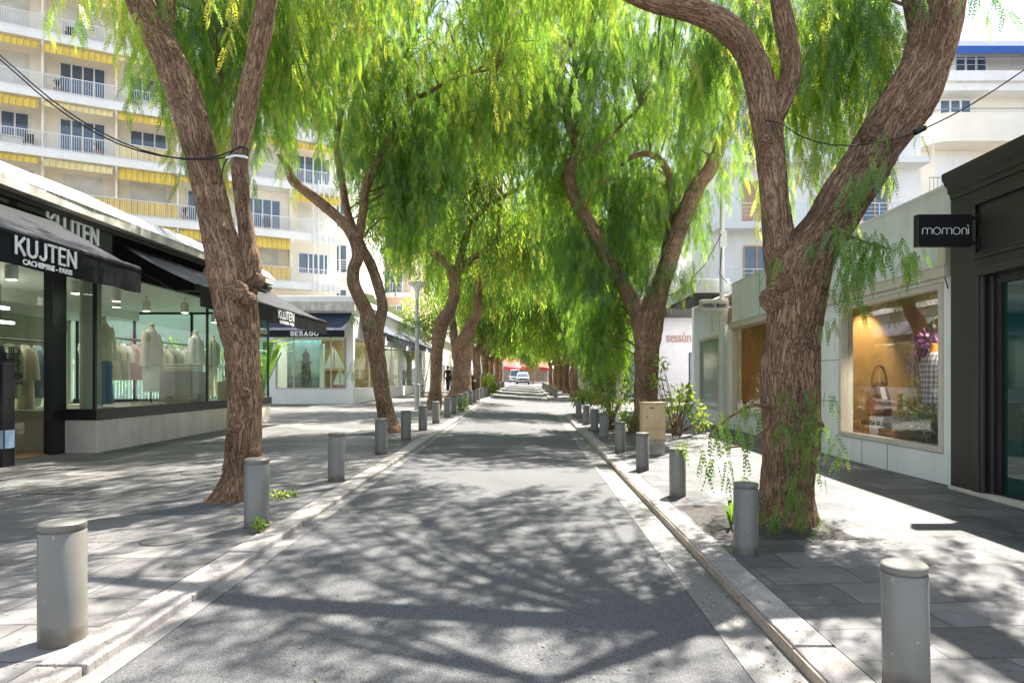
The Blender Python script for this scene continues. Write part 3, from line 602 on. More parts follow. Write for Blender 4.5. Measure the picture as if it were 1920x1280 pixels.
def mannequin(label, x, y, z, top, mat_top, bottom, mat_bot, h=1.95, yaw=0):
    t = Thing('mannequin', label, 'mannequin', (x, y, z), 'headless dressed mannequins in the clothing shop window')
    mb = MB(); mb.lathe([(.22, 0), (.22, .02), (.03, .03)], (x, y, z), 20); mb.lathe([(.018, .02), (.018, .9)], (x, y, z), 8); t.part('stand', mb, M['black'])
    mb = MB(); mb.lathe([(.075, 1.66), (.065, 1.76), (.07, 1.8), (.02, 1.82)], (x, y, z), 16); t.part('neck', mb, M['knit_cream'], smooth=True)
    mb = MB()
    if top == 'shawl': shirt_mb(mb, (x, y, z + 1.64), .50, .78, .26, yaw, .8, 1.35, seed=4)
    else: shirt_mb(mb, (x, y, z + 1.64), .46, .72 if top == 'crop' else .85, .24, yaw, .7)
    t.part('top', mb, mat_top, smooth=True, ang=60)
    mb = MB()
    if bottom == 'skirt':
        mb.loft([[(x + b * math.sin(k * math.pi / 10), y + a * math.cos(k * math.pi / 10) * (1 + .04 * math.sin(k * 5)), z + zz) for k in range(20)] for zz, a, b in ((1.05, .17, .13), (.8, .21, .16), (.28, .20, .15))])
        t.part('skirt', mb, mat_bot, smooth=True, ang=60)
    else:
        mb.loft([[(x + .14 * math.sin(k * math.pi / 8), y + .21 * math.cos(k * math.pi / 8), z + zz) for k in range(16)] for zz in (1.08, .9, .82)])
        for s in (-1, 1): mb.tube([(x, y + s * .1, z + .86), (x, y + s * .115, z + .5), (x + .02, y + s * .12, z + .08)], [.125, .115, .12], 12)
        t.part('jeans', mb, mat_bot, smooth=True, ang=60)
mannequin('headless mannequin in a cream knit and wide blue jeans beside the pale column', -8.3, 12.55, .82, 'crop', M['knit_cream'], 'jeans', M['denim'])
mannequin('headless mannequin in a cream shawl and long pale skirt at the window centre', -8.45, 14.45, .82, 'shawl', M['knit_cream'], 'skirt', M['knit_white'])
mannequin('headless mannequin in a white knit and grey blue jeans by the window mullion', -8.5, 16.5, .82, 'crop', M['knit_white'], 'jeans', M['denim_lt'])
mannequin('headless mannequin in a sage blouse and pale trousers in the far window corner', -8.9, 18.2, .82, 'crop', M['sage'], 'jeans', M['knit_cream'])
def rack(label, x0, y0, x1, y1, z, h):
    t = Thing('clothes_rack', label, 'clothes rail', (x0, y0, z)); mb = MB()
    mb.tube([(x0, y0, z), (x0, y0, z + h), (x1, y1, z + h), (x1, y1, z)], .03, 8); t.part('rail', mb, M['black'])
    mb = MB(); 
    for x, y in ((x0, y0), (x1, y1)): mb.box(x - .25, x + .25, y - .25, y + .25, z - .02, z + (.5 if z < .3 else .03))
    t.part('foot', mb, M['conc'], bevel=.01)
rack('black clothes rail with blue shirts behind the glass door', -9.55, 10.75, -9.55, 13.2, .1, 2.02)
rack('black clothes rail with pale dresses across the shop window', -9.3, 13.4, -9.3, 17.8, .82, 1.5)
def garment(label, x, y, z, m, group, **kw):
    t = Thing('hanging_garment', label, 'garment', (x, y, z), group); mb = shirt_mb(MB(), (x, y, z - .12), **kw); t.part('garment_body', mb, m, smooth=True, ang=60)
    mb = MB(); mb.tube([(x - .2, y, z - .14), (x, y, z - .05), (x + .2, y, z - .14)], .012, 5); mb.tube([(x, y, z - .05), (x, y, z + .03)], .006, 5); t.part('hanger', mb, M['wood'])
for i, (dy, m, l_) in enumerate(((.12, 'denim_lt', 'light blue shirt hanging first on the rail behind the door'), (.42, 'denim_lt', 'light blue placket shirt on the middle of the door rail'), (.62, 'navy_cloth', 'dark navy skirt and shirt beside the blue shirts'), (1.0, 'sage', 'sage green coat hanging past the black door post'), (1.35, 'knit_cream', 'cream coat hanging behind the corner window'), (1.65, 'denim_lt', 'pale blue shirt near the column, last on the door rail'))):
    garment(l_, -9.5, 10.8 + dy, 2.1, M[m], 'garments on the rail behind the door', w=.55, h=.95 if m != 'knit_cream' else 1.2, yaw=R(60), seed=i)
for i in range(11):
    y = 13.6 + i * .38; m = ['knit_white', 'knit_cream', 'knit_cream', 'knit_white', 'pinkish', 'pinkish', 'knit_white', 'knit_cream', 'sage', 'knit_white', 'knit_cream'][i]
    nm = {'knit_white': 'white', 'knit_cream': 'cream', 'pinkish': 'pink', 'sage': 'sage'}[m]
    garment(f'{nm} blouse hanging {ORD[i]} along the rail across the shop window', -9.3, y, 2.28, M[m], 'garments on the window rail', w=.5, h=.8, yaw=R([10, 70, 80, 65, 75, 80, 70, 75, 80, 70, 60][i]), seed=20 + i, sleeve=.4)
def cube_stack(label, x, y, z, s, h):
    t = Thing('display_cube', label, 'display block', (x, y, z)); mb = MB(); mb.box(x - s, x + s, y - s, y + s, z, z + h); t.part('block', mb, M['inter'], bevel=.01)
    c = Thing('folded_knitwear', 'folded pale knitwear lying on the ' + label.split(' at ')[0].split(' by ')[0], 'folded clothes', (x, y, z + h))
    for k in range(3):
        mb = MB(); mb.box(x - s * .8, x + s * .8, y - s * .75, y + s * .75, z + h + k * .06, z + h + k * .06 + .055); c.part('folded_piece', mb, M['knit_white' if k % 2 else 'knit_cream'], bevel=.02)
cube_stack('large pale display block by the shawl mannequin', -8.2, 15.35, .82, .38, .75)
cube_stack('low pale display block at the far corner window', -8.1, 18.0, .82, .38, .5)
mb = MB(); mb.box(-11, -9.9, 10.2, 11.2, .1, .75); mb.box(-9.5, -8.9, 10.35, 10.95, .1, .62); solo('plaster_block', mb, M['conc'], 'low plaster display blocks on the shop floor behind the door', 'display block', bevel=.01)
t = Thing('menu_stand', 'slim black stand with pale blue label at the shop entrance', 'stand', (-7.9, 9.75, gl(9.75)))
mb = MB(); mb.box(-8.05, -7.75, 9.5, 9.72, .05, 1.62); t.part('panel', mb, M['black'], bevel=.01)
mb = MB(); mb.box(-7.745, -7.74, 9.52, 9.7, .35, .62); mb.box(-8.05, -7.75, 9.495, 9.4985, .35, .62); t.part('label_plate', mb, M['denim_lt'])

# ================================================================== DECK-SHOE SHOP across the passage
T = Thing('shoe_shop', 'white corner shop with navy awnings and large display windows beyond the passage', 'shop', (-10, 30.1, gl(30)))
g = gl(30); SX, SY = -8.1, 30.1
mb = MB(); mb.box(-12.6, SX, SY, SY + .3, g - .3, g + .72); mb.box(SX - .3, SX, SY + .3, 54, g - .3, g + .72); T.part('plinth', mb, M['white'], bevel=.01)
mb = MB(); mb.box(-12.6, -11.75, SY, SY + .3, g + .72, 5.0); mb.box(-8.45, SX, SY + .02, SY + .32, g + .72, 3.36); mb.box(-11.75, SX, SY, SY + .3, 3.36, 5.0); mb.box(SX - .3, SX, SY + .3, 54, 3.36, 5.0); mb.box(SX - .3, SX, 41.2, 42.2, g + .72, 3.36); mb.box(SX - .3, SX, 49.5, 54, g + .72, 3.36); mb.box(-12.6, -12.3, SY + .3, 36, g, 5.0)
T.part('wall', mb, M['white'])
mb = MB(); mb.box(-12.8, -7.9, SY - .25, 36, 5.0, 5.28); mb.box(-10.8, -7.9, 36, 54.3, 5.0, 5.28); rf = T.part('roof', mb, M['white'], bevel=.03)
mb = MB(); mb.box(-12.75, -7.95, SY - .3, SY - .1, 4.55, 4.998); T.part('fascia', mb, M['conc'], parent=rf, bevel=.02)
mb = MB()
for i in range(26): mb.box(-8.02, -7.9, 31 + i * .88, 31 + i * .88 + .82, 5.3 + .03 * (i % 2), 5.62 + .06 * (i % 3)); 
T.part('roof_plate', mb, M['steel'], parent=rf)
for x in (-11.75, -10.9, -9.15, -8.45): mb = MB(); mb.box(x - .025, x + .025, SY + .02, SY + .1, g + .72, 3.36); T.part('mullion', mb, M['frame'])
mb = MB(); mb.box(-11.75, -8.45, SY + .0, SY + .1, g + .70, g + .76); T.part('sill', mb, M['frame'])
for y in (30.5, 33.5, 36.5, 39, 41.2, 42.2, 45.8, 49.5): mb = MB(); mb.box(SX - .1, SX - .03, y - .03, y + .03, g + .72, 3.36); T.part('mullion', mb, M['frame'])
mb = MB(); mb.quad((-11.75, SY + .06, g + .74), (-8.45, SY + .06, g + .74), (-8.45, SY + .06, 3.36), (-11.75, SY + .06, 3.36)); T.part('window_pane', mb, M['glass'])
for a, b in ((30.4, 36.5), (36.5, 41.2), (42.2, 49.5)):
    mb = MB(); mb.quad((SX - .06, a, g + .74), (SX - .06, b, g + .74), (SX - .06, b, 3.36), (SX - .06, a, 3.36)); T.part('window_pane', mb, M['glass'])
mb = MB(); mb.box(-12.3, SX - .35, 35.4, 35.6, g, 3.5); mb.box(-10.6, -10.4, 35.6, 54, g, 3.5); T.part('back_wall', mb, M['tan'])
mb = MB(); mb.box(-12.3, SX - .32, SY + .3, 35.4, g + .02, g + .7); mb.box(-10.4, SX - .32, 35.6, 54, g + .02, g + .7); T.part('display_platform', mb, M['inter'])
mb = MB(); mb.box(-12.3, SX - .32, SY + .32, 35.4, 3.5, 3.6); mb.box(-10.4, SX - .32, 35.6, 54, 3.5, 3.6); T.part('ceiling', mb, M['whitep'])
mb = MB(); mb.lathe([(.2, g + .7), (.2, 3.5)], (-8.5, 30.75, 0), 20); T.part('column', mb, M['inter'], smooth=True)
mb = MB(); mb.box(-9.6, -8.42, 42.4, 49.3, g + .7, 3.3); T.part('white_panel', mb, M['whitep'])
# front awning faces the camera
TF = lambda p: p
mb = MB(); n = 16
for i in range(n):
    for j in range(4):
        q = lambda i, j: (-12.4 + 4.25 * i / n, SY - .02 - 1.2 * j / 4, 4.5 - .92 * j / 4 - .03 * math.sin(j / 4 * math.pi) + .01 * math.sin(i * 2.1) * j / 4)
        mb.quad(q(i, j), q(i + 1, j), q(i + 1, j + 1), q(i, j + 1))
aw = T.part('awning', mb, M['navy'], smooth=True)
mb = MB(); 
for i in range(n): mb.quad((-12.4 + 4.25 * i / n, SY - 1.24, 3.6), (-12.4 + 4.25 * (i + 1) / n, SY - 1.24, 3.6), (-12.4 + 4.25 * (i + 1) / n, SY - 1.25 + .01 * math.sin(i * 1.7 + 1.7), 3.28), (-12.4 + 4.25 * i / n, SY - 1.25 + .01 * math.sin(i * 1.7), 3.28))
T.part('valance', mb, M['awning'], parent=aw)
stroke_text(T, 'SEBAGO', .17, 1.24, (-9.95, SY - 1.27, 3.44), (1, 0, 0), (0, 0, 1), M['letter'], aw, .24, .006)
for y0, y1 in ((31.3, 37.4), (37.9, 44.0), (44.6, 50.5)): awning(T, y0, y1, SX + .02, -6.85, 4.45, 3.62, 3.28, M['navy'])
area('shoe_shop_light', (-10, 32, 3.45), (3, 2), 20, (0, 0, 0)); area('shoe_shop_light', (-9.3, 40, 3.45), (1.5, 10), 25, (0, 0, 0))
# display: lighthouse picture panel and two model boats
t = Thing('picture_panel', 'tall picture of a dark lighthouse in the white corner shop window', 'picture', (-10.9, 31.2, g + .7))
mb = MB(); mb.box(-11.65, -10.0, 31.3, 31.36, g + .72, 3.3)
m_, tt, b_ = newmat('picture_sky'); co = N(tt, 'ShaderNodeTexCoord'); sx = N(tt, 'ShaderNodeSeparateXYZ'); tt.links.new(co.outputs['Generated'], sx.inputs[0])
nn = N(tt, 'ShaderNodeTexNoise', i_Scale=4.0, i_Detail=4.0); tt.links.new(co.outputs['Generated'], nn.inputs['Vector'])
tt.links.new(mul(tt, ramp(tt, sx.outputs[2], [(0, (.10, .16, .14)), (.22, (.16, .24, .22)), (.34, (.5, .62, .55)), (1, (.28, .55, .66))]).outputs[0], ramp(tt, nn.outputs[0], [(.4, .8), (.65, 1.2)]).outputs[0]), b_.inputs['Base Color']); b_.inputs['Roughness'].default_value = .5
t.part('print', mb, m_)
mb = MB(); lx = -10.72
mb.lathe([(.28, g + .75), (.2, g + 1.95), (.27, g + 1.97), (.27, g + 2.02), (.16, g + 2.03), (.16, g + 2.3), (.22, g + 2.32), (.03, g + 2.55), (.015, g + 2.7)], (lx, 31.27, 0), 16, 1, .08); t.part('lighthouse', mb, M['charcoal'], smooth=True)
def boat(label, x, y, z, s):
    t = Thing('model_sailboat', label, 'model boat', (x, y, z), 'model sailboats in the shop window')
    mb = MB(); mb.loft([[(x + s * (a + dx), y + s * .14 * wd * math.cos(k * math.pi / 6), z + s * (.16 + .16 * math.sin(k * math.pi / 6) * (math.sin(k * math.pi / 6) < 0) )) for k in range(12)] for a, wd, dx in ((-.5, .15, 0), (-.25, .8, 0), (.1, 1, 0), (.4, .6, 0), (.62, .05, .02))]); t.part('hull', mb, M['wood'])
    mb = MB(); mb.tube([(x, y, z + .15 * s), (x, y, z + 1.5 * s)], .014 * s, 6); t.part('mast', mb, M['wood'])
    for pts in (((x - .03 * s, z + .25 * s), (x - .03 * s, z + 1.4 * s), (x - .5 * s, z + .28 * s)), ((x + .04 * s, z + 1.3 * s), (x + .04 * s, z + .3 * s), (x + .6 * s, z + .22 * s))):
        mb = MB(); mb.add([(px, y + d, pz) for d in (-.01, .01) for px, pz in pts], [(0, 1, 2), (5, 4, 3), (0, 3, 4, 1), (1, 4, 5, 2), (2, 5, 3, 0)]); t.part('sail', mb, M['knit_white'])
    mb = MB(); mb.box(x - .15 * s, x + .15 * s, y - .08, y + .08, z, z + .12 * s); t.part('cradle', mb, M['wood'])
boat('large model sailboat with cream sails beside the lighthouse picture', -9.45, 31.6, g + 1.45, .95); boat('small white model sailboat at the foot of the shop window', -8.95, 30.9, g + .72, .68)
mb = MB(); mb.box(-9.85, -9.1, 31.4, 31.85, g + .72, g + 1.45); solo('display_shelf', mb, M['wood'], 'wooden shelf block carrying the large model sailboat', 'shelf', bevel=.01)
mb = MB(); mb.box(-9.9, -9.72, 30.8, 30.98, g + .72, 3.1); solo('display_post', mb, M['whitep'], 'white square post between the lighthouse picture and the model boats', 'post')
# white slat fence and greenery behind the clothing shop
t = Thing('white_fence', 'white vertical slat fence in the passage seen through the shop glass', 'fence', (-12, 22.4, gl(22)))
mb = MB()
for i in range(58): mb.box(-16 + i * .115, -16 + i * .115 + .05, 22.4, 22.44, gl(22), 2.1)
t.part('slat', mb, M['whitep'])
mb = MB(); mb.box(-16, -9.4, 22.45, 22.5, .4, .5); mb.box(-16, -9.4, 22.45, 22.5, 1.85, 1.95); t.part('rail', mb, M['whitep'])

# ================================================================== WHITE BOUTIQUE (far side of the road)
WX = 6.0; g = gr(12)
T = Thing('white_boutique', 'white panelled boutique with cream framed display windows and a tall metal parapet', 'shop', (WX, 14, gr(14)))
def wallx(mb, y0, y1, z0, z1, x=WX, d=.25): mb.box(x, x + d, y0, y1, z0, z1)
mb = MB()
wallx(mb, 8.93, 9.18, -.4, 3.0); wallx(mb, 9.18, 12.2, -.4, .31); wallx(mb, 12.2, 12.98, -.4, 3.0); wallx(mb, 9.18, 12.2, 2.78, 3.0); wallx(mb, 14.75, 15.1, -.4, 3.0); wallx(mb, 15.1, 18.5, -.4, .40); wallx(mb, 15.1, 18.5, 2.9, 3.0); wallx(mb, 18.5, 19.75, -.4, 3.0); wallx(mb, 12.98, 14.75, 2.7, 3.0); wallx(mb, 19.75, 22.0, -.4, .42); wallx(mb, 19.75, 22.0, 2.75, 3.9); wallx(mb, 22.0, 22.8, -.4, 3.9)
T.part('wall', mb, M['panel'], bevel=.006)
mb = MB(); wallx(mb, 8.93, 18.6, 3.0, 4.12, d=.2); mb.box(WX - .02, WX + .24, 8.93, 18.62, 4.12, 4.16); T.part('parapet', mb, M['pmetal'])
mb = MB()
for y in (10.6, 11.4): mb.box(WX - .003, WX + .001, y, y + .012, -.35, .3)
for z in (.95, 1.75): mb.box(WX - .003, WX + .001, 12.22, 12.96, z, z + .01)
for y in (12.0, 14.2, 16.4): mb.box(WX - .003, WX + .001, y, y + .012, 3.02, 4.1)
mb.box(WX - .004, WX + .001, 8.95, 18.6, -.235, -.12)
T.part('panel_joint', mb, M['charcoal'])
mb = MB(); mb.box(WX - .13, WX + .05, 8.98, 18.5, 2.83, 2.98); mb.box(WX - .15, WX + .05, 8.96, 18.52, 2.975, 3.0); T.part('ledge', mb, M['frame'], bevel=.01)
def shopwin(y0, y1, z0, z1, gm, label=None):
    mb = MB(); f = .085
    mb.box(WX - .03, WX + .12, y0, y1, z0, z0 + f); mb.box(WX - .03, WX + .12, y0, y1, z1 - f, z1); mb.box(WX - .03, WX + .12, y0, y0 + f, z0 + f, z1 - f); mb.box(WX - .03, WX + .12, y1 - f, y1, z0 + f, z1 - f)
    w_ = T.part('display_window', mb, M['frame'], bevel=.008, label=label)
    mb = MB(); mb.quad((WX + .04, y0 + f, z0 + f), (WX + .04, y1 - f, z0 + f), (WX + .04, y1 - f, z1 - f), (WX + .04, y0 + f, z1 - f)); T.part('pane', mb, gm, parent=w_)
    return w_
wA = shopwin(9.18, 12.2, .32, 2.77, M['glass_c']); wB = shopwin(15.1, 18.5, .41, 2.89, M['glass_c']); wC = shopwin(19.75, 22.0, .43, 2.74, M['frost'], label='greenish end window')
T.text('lettering', 'VANESSA BRUNO', .105, (WX + .03, 11.05, .62), (0, -1, 0), (0, 0, 1), M['letter_dark'], parent=wA, bold=.002, depth=.002, width=.92)
mb = MB(); mb.box(7.9, 8.1, 8.95, 14.7, -.3, 3.3); mb.box(WX + .25, 7.9, 8.95, 9.1, -.3, 3.3); mb.box(WX + .25, 7.9, 14.75, 14.95, -.3, 3.3); mb.box(WX + .25, 7.9, 12.93, 12.99, -.3, 3.3); mb.box(7.9, 8.1, 15, 22.6, -.3, 3.3); mb.box(WX + .25, 8.1, 22.6, 22.8, -.3, 3.9); mb.box(WX + .25, 7.9, 19.6, 19.7, -.3, 3.3); T.part('inner_wall', mb, M['tan'])
mb = MB(); mb.box(WX + .05, 7.9, 9.1, 12.9, -.1, .33); mb.box(WX + .05, 7.9, 15, 22.6, -.1, .42); mb.box(WX - .05, 7.9, 12.98, 14.75, -.35, -.06); T.part('shop_floor', mb, M['wood'])
mb = MB(); mb.box(WX + .26, 7.9, 9.0, 22.6, 3.3, 3.4); T.part('ceiling', mb, M['inter'])
mb = MB(); mb.box(7.0, 7.06, 13.0, 14.75, -.1, 2.7); mb.box(WX + .26, 7.0, 14.6, 14.75, -.1, 2.7); T.part('door', mb, M['tan'], label='dark wooden entrance door in a recess behind the big trunk')
mb = MB(); mb.box(WX - .85, WX + .2, 19.4, 23.2, 4.0, 4.42); cp = T.part('canopy', mb, M['pmetal'], bevel=.01)
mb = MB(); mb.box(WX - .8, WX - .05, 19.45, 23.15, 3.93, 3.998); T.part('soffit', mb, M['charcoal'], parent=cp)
mb = MB(); mb.box(WX + .3, 8.2, 8.93, 22.9, 4.0, 4.06); T.part('roof', mb, M['conc'])
def wspot(name, loc, tgt, power, size=R(60), col=(1, .68, .32)):
    d = bpy.data.lights.new(name, 'SPOT'); d.energy = power; d.spot_size = size; d.spot_blend = .6; d.color = col; d.shadow_soft_size = .05
    o = bpy.data.objects.new(name, d); COL.objects.link(o); o.location = [c * K for c in loc]
    o.rotation_euler = (Vector(tgt) - Vector(loc)).to_track_quat('-Z', 'Y').to_euler(); return o
for k, (y, l_) in enumerate(((12.42, 'small lit ceiling spot shining on the tan wall of the handbag window'), (9.9, 'small lit ceiling spot above the plaid shirt'), (17.6, 'small lit ceiling spot in the boutique window behind the vine clad trunk'))):
    sx_ = 6.85 if k == 0 else 7.2; t = Thing('spot_lamp', l_, 'ceiling lamp', (sx_, y, 3.3)); mb = MB(); mb.lathe([(.07, -.2), (.07, -.02), (.02, 0)], (sx_, y, 3.3), 14); t.part('housing', mb, M['black'], smooth=True)
    mb = MB(); mb.lathe([(.05, -.206), (.052, -.202)], (sx_, y, 3.3), 12); t.part('bulb', mb, M['lamp_on'])
    wspot('spot_light', ((6.85, y, 3.07), (7.2, y, 3.07), (7.2, y, 3.07))[k], ((6.85, y + .5, 2.0), (6.9, 10.95, 1.6), (7.9, y + .25, 1.2))[k], [42, 110, 110][k], col=((1, .68, .32), (1, .86, .66), (1, .68, .32))[k])
# window dressing
t = Thing('dressed_bust', 'headless bust in a pale plaid shirt in front of purple flowers', 'mannequin', (6.95, 10.85, .33))
mb = MB(); mb.lathe([(.2, 0), (.2, .02), (.02, .03), (.02, .75)], (6.95, 10.85, .33), 16); t.part('stand', mb, M['black'])
mb = shirt_mb(MB(), (6.95, 10.85, 1.80), .60, .95, .26, 0, .85, seed=5)
mp, tt, b_ = newmat('plaid_shirt'); co = N(tt, 'ShaderNodeTexCoord'); c_ = None
for ax, per, col in (((0, 1, 0), .075, (.16, .20, .45)), ((0, 0, 1), .075, (.20, .24, .48)), ((0, 1, 0), .05, (.62, .5, .42))):
    d = N(tt, 'ShaderNodeVectorMath', operation='DOT_PRODUCT'); d.inputs[1].default_value = ax; tt.links.new(co.outputs['Object'], d.inputs[0])
    dv = N(tt, 'ShaderNodeMath', operation='DIVIDE', i_1=per); tt.links.new(d.outputs['Value'], dv.inputs[0]); fr = N(tt, 'ShaderNodeMath', operation='FRACT'); tt.links.new(dv.outputs[0], fr.inputs[0])
    r_ = ramp(tt, fr.outputs[0], [(0, tuple(.3 + .7 * q for q in col)), (.4, (1, 1, 1))], 'CONSTANT'); c_ = r_.outputs[0] if c_ is None else mul(tt, c_, r_.outputs[0])
tt.links.new(mul(tt, (.74, .72, .72), c_), b_.inputs['Base Color']); b_.inputs['Roughness'].default_value = .9
t.part('shirt', mb, mp, smooth=True, ang=60)
mb = MB(); mb.lathe([(.09, 0), (.075, .1), (.08, .14), (.02, .16)], (6.95, 10.85, 1.83), 14); t.part('neck', mb, M['orange_pot'], smooth=True)
t = Thing('handbag', 'brown leather handbag with tall loop handle on a white pedestal', 'handbag', (6.75, 12.0 - .35, 1.02))
hx, hy, hz = 6.72, 12.45 - .3, 1.0 - .02
mb = MB(); mb.loft([[(hx + w_ * .5 * math.cos(k * math.pi / 6), hy + d * .09 * math.sin(k * math.pi / 6), hz + z) for k in range(12)] for z, w_, d in ((-.30, .40, .9), (-.26, .48, 1), (-.05, .46, 1), (.15, .36, .8), (.33, .24, .4), (.36, .2, .2))]); t.part('bag_body', mb, M['leather'], smooth=True)
mb = MB(); mb.tube([(hx + .14 * math.cos(a * math.pi / 10), hy, hz + .28 + .38 * math.sin(a * math.pi / 10)) for a in range(11)], .022, 8); t.part('handle', mb, M['leather'], smooth=True)
mb = MB(); mb.box(hx - .02, hx + .02, hy - .02, hy + .12, hz - .62, hz - .05); t.part('strap', mb, M['leather'])
t = Thing('pedestal', 'white display pedestal under the brown handbag', 'pedestal', (6.75, 12.1, .33)); mb = MB(); mb.box(6.5, 6.95, 11.72, 12.1, .335, .69); t.part('upper_block', mb, M['whitep'], bevel=.01); mb = MB(); mb.box(6.45, 6.95, 11.3, 11.7, .335, .5); t.part('lower_block', mb, M['wood'], bevel=.01)
t = Thing('pumpkin', 'orange pumpkin on the window floor beside the yellowish plant', 'pumpkin', (6.9, 11.65, .34)); mb = MB()
mb.loft([[(6.9 + r_ * (1 + .09 * math.cos(k * math.pi / 2.5)) * math.cos(k * math.pi / 15), 11.3 - .3 + r_ * (1 + .09 * math.cos(k * math.pi / 2.5)) * math.sin(k * math.pi / 15), .34 + z) for k in range(30)] for z, r_ in ((0, .08), (.03, .15), (.11, .19), (.2, .16), (.24, .06))]); t.part('fruit', mb, M['orange_pot'], smooth=True)
mb = MB(); mb.tube([(6.9, 11, .56), (6.92, 11.01, .64)], [.025, .018], 6); t.part('stalk', mb, M['wood'])
# hanging box sign of the boutique, junction box, utility pole
t = Thing('hanging_sign', 'cream box sign with dark capitals fixed to the tall pale pole', 'sign', (5.55, 18.9, CZ + 2.1))
mb = MB(); mb.box(5.13, 5.98, 18.82, 18.94, CZ + 2.0, CZ + 2.33); t.part('sign_box', mb, M['frame'], bevel=.006)
t.text('lettering', 'VANESSA  BRUNO', .15, (5.555, 18.812, CZ + 2.165), (1, 0, 0), (0, 0, 1), M['black'], bold=.004, depth=.003, width=.76)
mb = MB(); mb.box(5.2, 5.98, 18.86, 18.9, CZ + 2.331, CZ + 2.36); mb.box(5.5, 5.53, 18.86, 18.9, CZ + 1.4, CZ + 2.0); t.part('bracket', mb, M['frame'])
t = Thing('junction_box', 'small cream junction box near the end of the white parapet', 'box', (5.9, 9.05, CZ + 1.8)); mb = MB(); mb.box(5.9, 5.998, 9.0, 9.16, CZ + 1.62, CZ + 1.86); t.part('cover', mb, M['frame'], bevel=.008); mb = MB(); mb.tube([(5.93, 9.08, CZ + 1.62), (5.95, 9.1, CZ + 1.5), (5.985, 9.06, CZ + 1.28)], .008, 5); t.part('wire', mb, M['cable'])
t = Thing('utility_pole', 'tall slim pale pole with trailing cables in front of the boutique', 'pole', (5.7, 18.6, gr(18.6)))
mb = MB(); mb.tube([(5.85, 19.05, gr(18.6)), (5.85, 19.05, CZ + 5.8)], [.085, .06], 12); t.part('shaft', mb, M['post_w'], smooth=True)
mb = MB(); mb.box(5.75, 5.95, 18.9, 19.0, CZ + 3.9, CZ + 4.4); t.part('fuse_box', mb, M['post_w'], bevel=.01)
mb = MB(); mb.tube([(5.8, 18.9, CZ + 3.9), (5.74, 18.9, CZ + 3.1), (5.96, 18.9, CZ + 2.85), (6.1, 18.8, CZ + 2.8)], .015, 5); mb.tube([(5.8, 18.9, CZ + 4.3), (5.3, 18.8, CZ + 3.4), (4.6, 19, CZ + 2.6), (3.2, 19, CZ + 2.2)], .012, 5); t.part('cable', mb, M['cable'])

# ================================================================== DARK STOREFRONT
T = Thing('dark_storefront', 'charcoal painted storefront with moulded cornice, panel frame and teal glass door', 'shop', (5.95, 7, gr(7)))
DX = 5.93
mb = MB(); mb.box(DX, DX + .3, 8.32, 8.92, -.25, 3.9); mb.box(DX, DX + .3, 2.0, 8.32, 2.72, 3.9); mb.box(DX, DX + .3, 2, 5.2, -.25, 2.72); T.part('wall', mb, M['charcoal'])
mb = MB(); mb.box(DX - .02, DX + .0, 8.42, 8.86, -.2, .22); T.part('pilaster_base', mb, M['charcoal'], bevel=.006)
prof = [(0, 3.86), (.025, 3.87), (.03, 3.93), (.06, 3.95), (.065, 4.02), (.11, 4.07), (.14, 4.15), (.145, 4.22), (0, 4.25)]
mb = MB(); mb.loft([[(DX - d, y, z) for d, z in prof] for y in (2, 8.9)]); T.part('cornice', mb, M['charcoal'])
mb = MB()
def mould(y0, y1, z0, z1, wd=.07, d=.04):
    for a, b, c, e in ((y0, y1, z1 - wd, z1), (y0, y1, z0, z0 + wd), (y0, y0 + wd, z0 + wd, z1 - wd), (y1 - wd, y1, z0 + wd, z1 - wd)): mb.box(DX - d, DX, a, b, c, e)
mould(2.4, 8.45, 2.95, 3.72); mould(2.44, 8.41, 3.0, 3.68, .03, .06); T.part('panel_moulding', mb, M['charcoal'], bevel=.012)
mb = MB(); mb.box(DX - .05, DX, 8.32, 8.44, -.2, 2.84); mb.box(DX - .05, DX, 5.1, 8.32, 2.72, 2.84); mb.box(DX - .03, DX + .02, 8.26, 8.32, -.2, 2.72); mb.box(DX + .05, DX + .3, 8.2, 8.32, -.2, 2.72); T.part('door_surround', mb, M['charcoal'], bevel=.012)
mb = MB(); mb.box(DX + .12, DX + .18, 5.2, 8.2, -.12, 2.7); dr = T.part('glass_door', mb, M['glass_g'])
mb = MB(); mb.box(DX + .08, DX + .2, 8.08, 8.2, -.2, 2.72); mb.box(DX + .08, DX + .2, 5.2, 8.08, -.2, -.06); mb.box(DX + .08, DX + .2, 5.2, 8.08, 2.6, 2.72); T.part('door_frame', mb, M['black'], parent=dr)
mb = MB(); mb.box(DX - .06, DX + .1, 2, 8.9, -.3, -.09); T.part('threshold', mb, M['plinth'], bevel=.01)
mb = MB(); mb.box(DX + .3, 10, 2, 8.9, -.3, 4.05); T.part('building_body', mb, M['conc'])
t = Thing('hanging_sign', 'black box sign with thin white lowercase letters on the charcoal storefront', 'sign', (5.5, 8.4, CZ + 1.95))
mb = MB(); mb.box(5.11, 5.82, 8.33, 8.43, CZ + 1.73, CZ + 2.15); t.part('sign_box', mb, M['black'], bevel=.006)
mb = MB(); mb.box(5.82, 5.93, 8.36, 8.4, CZ + 2.1, CZ + 2.13); mb.box(5.82, 5.93, 8.36, 8.4, CZ + 1.77, CZ + 1.8); mb.box(5.90, 5.93, 8.33, 8.43, CZ + 1.7, CZ + 1.84); mb.box(5.90, 5.93, 8.33, 8.43, CZ + 2.04, CZ + 2.16); t.part('bracket', mb, M['black'])
mb = MB(); xh = .082; lw = .0052; yy = 8.322; zb = CZ + 1.885          # thin geometric letters as wires
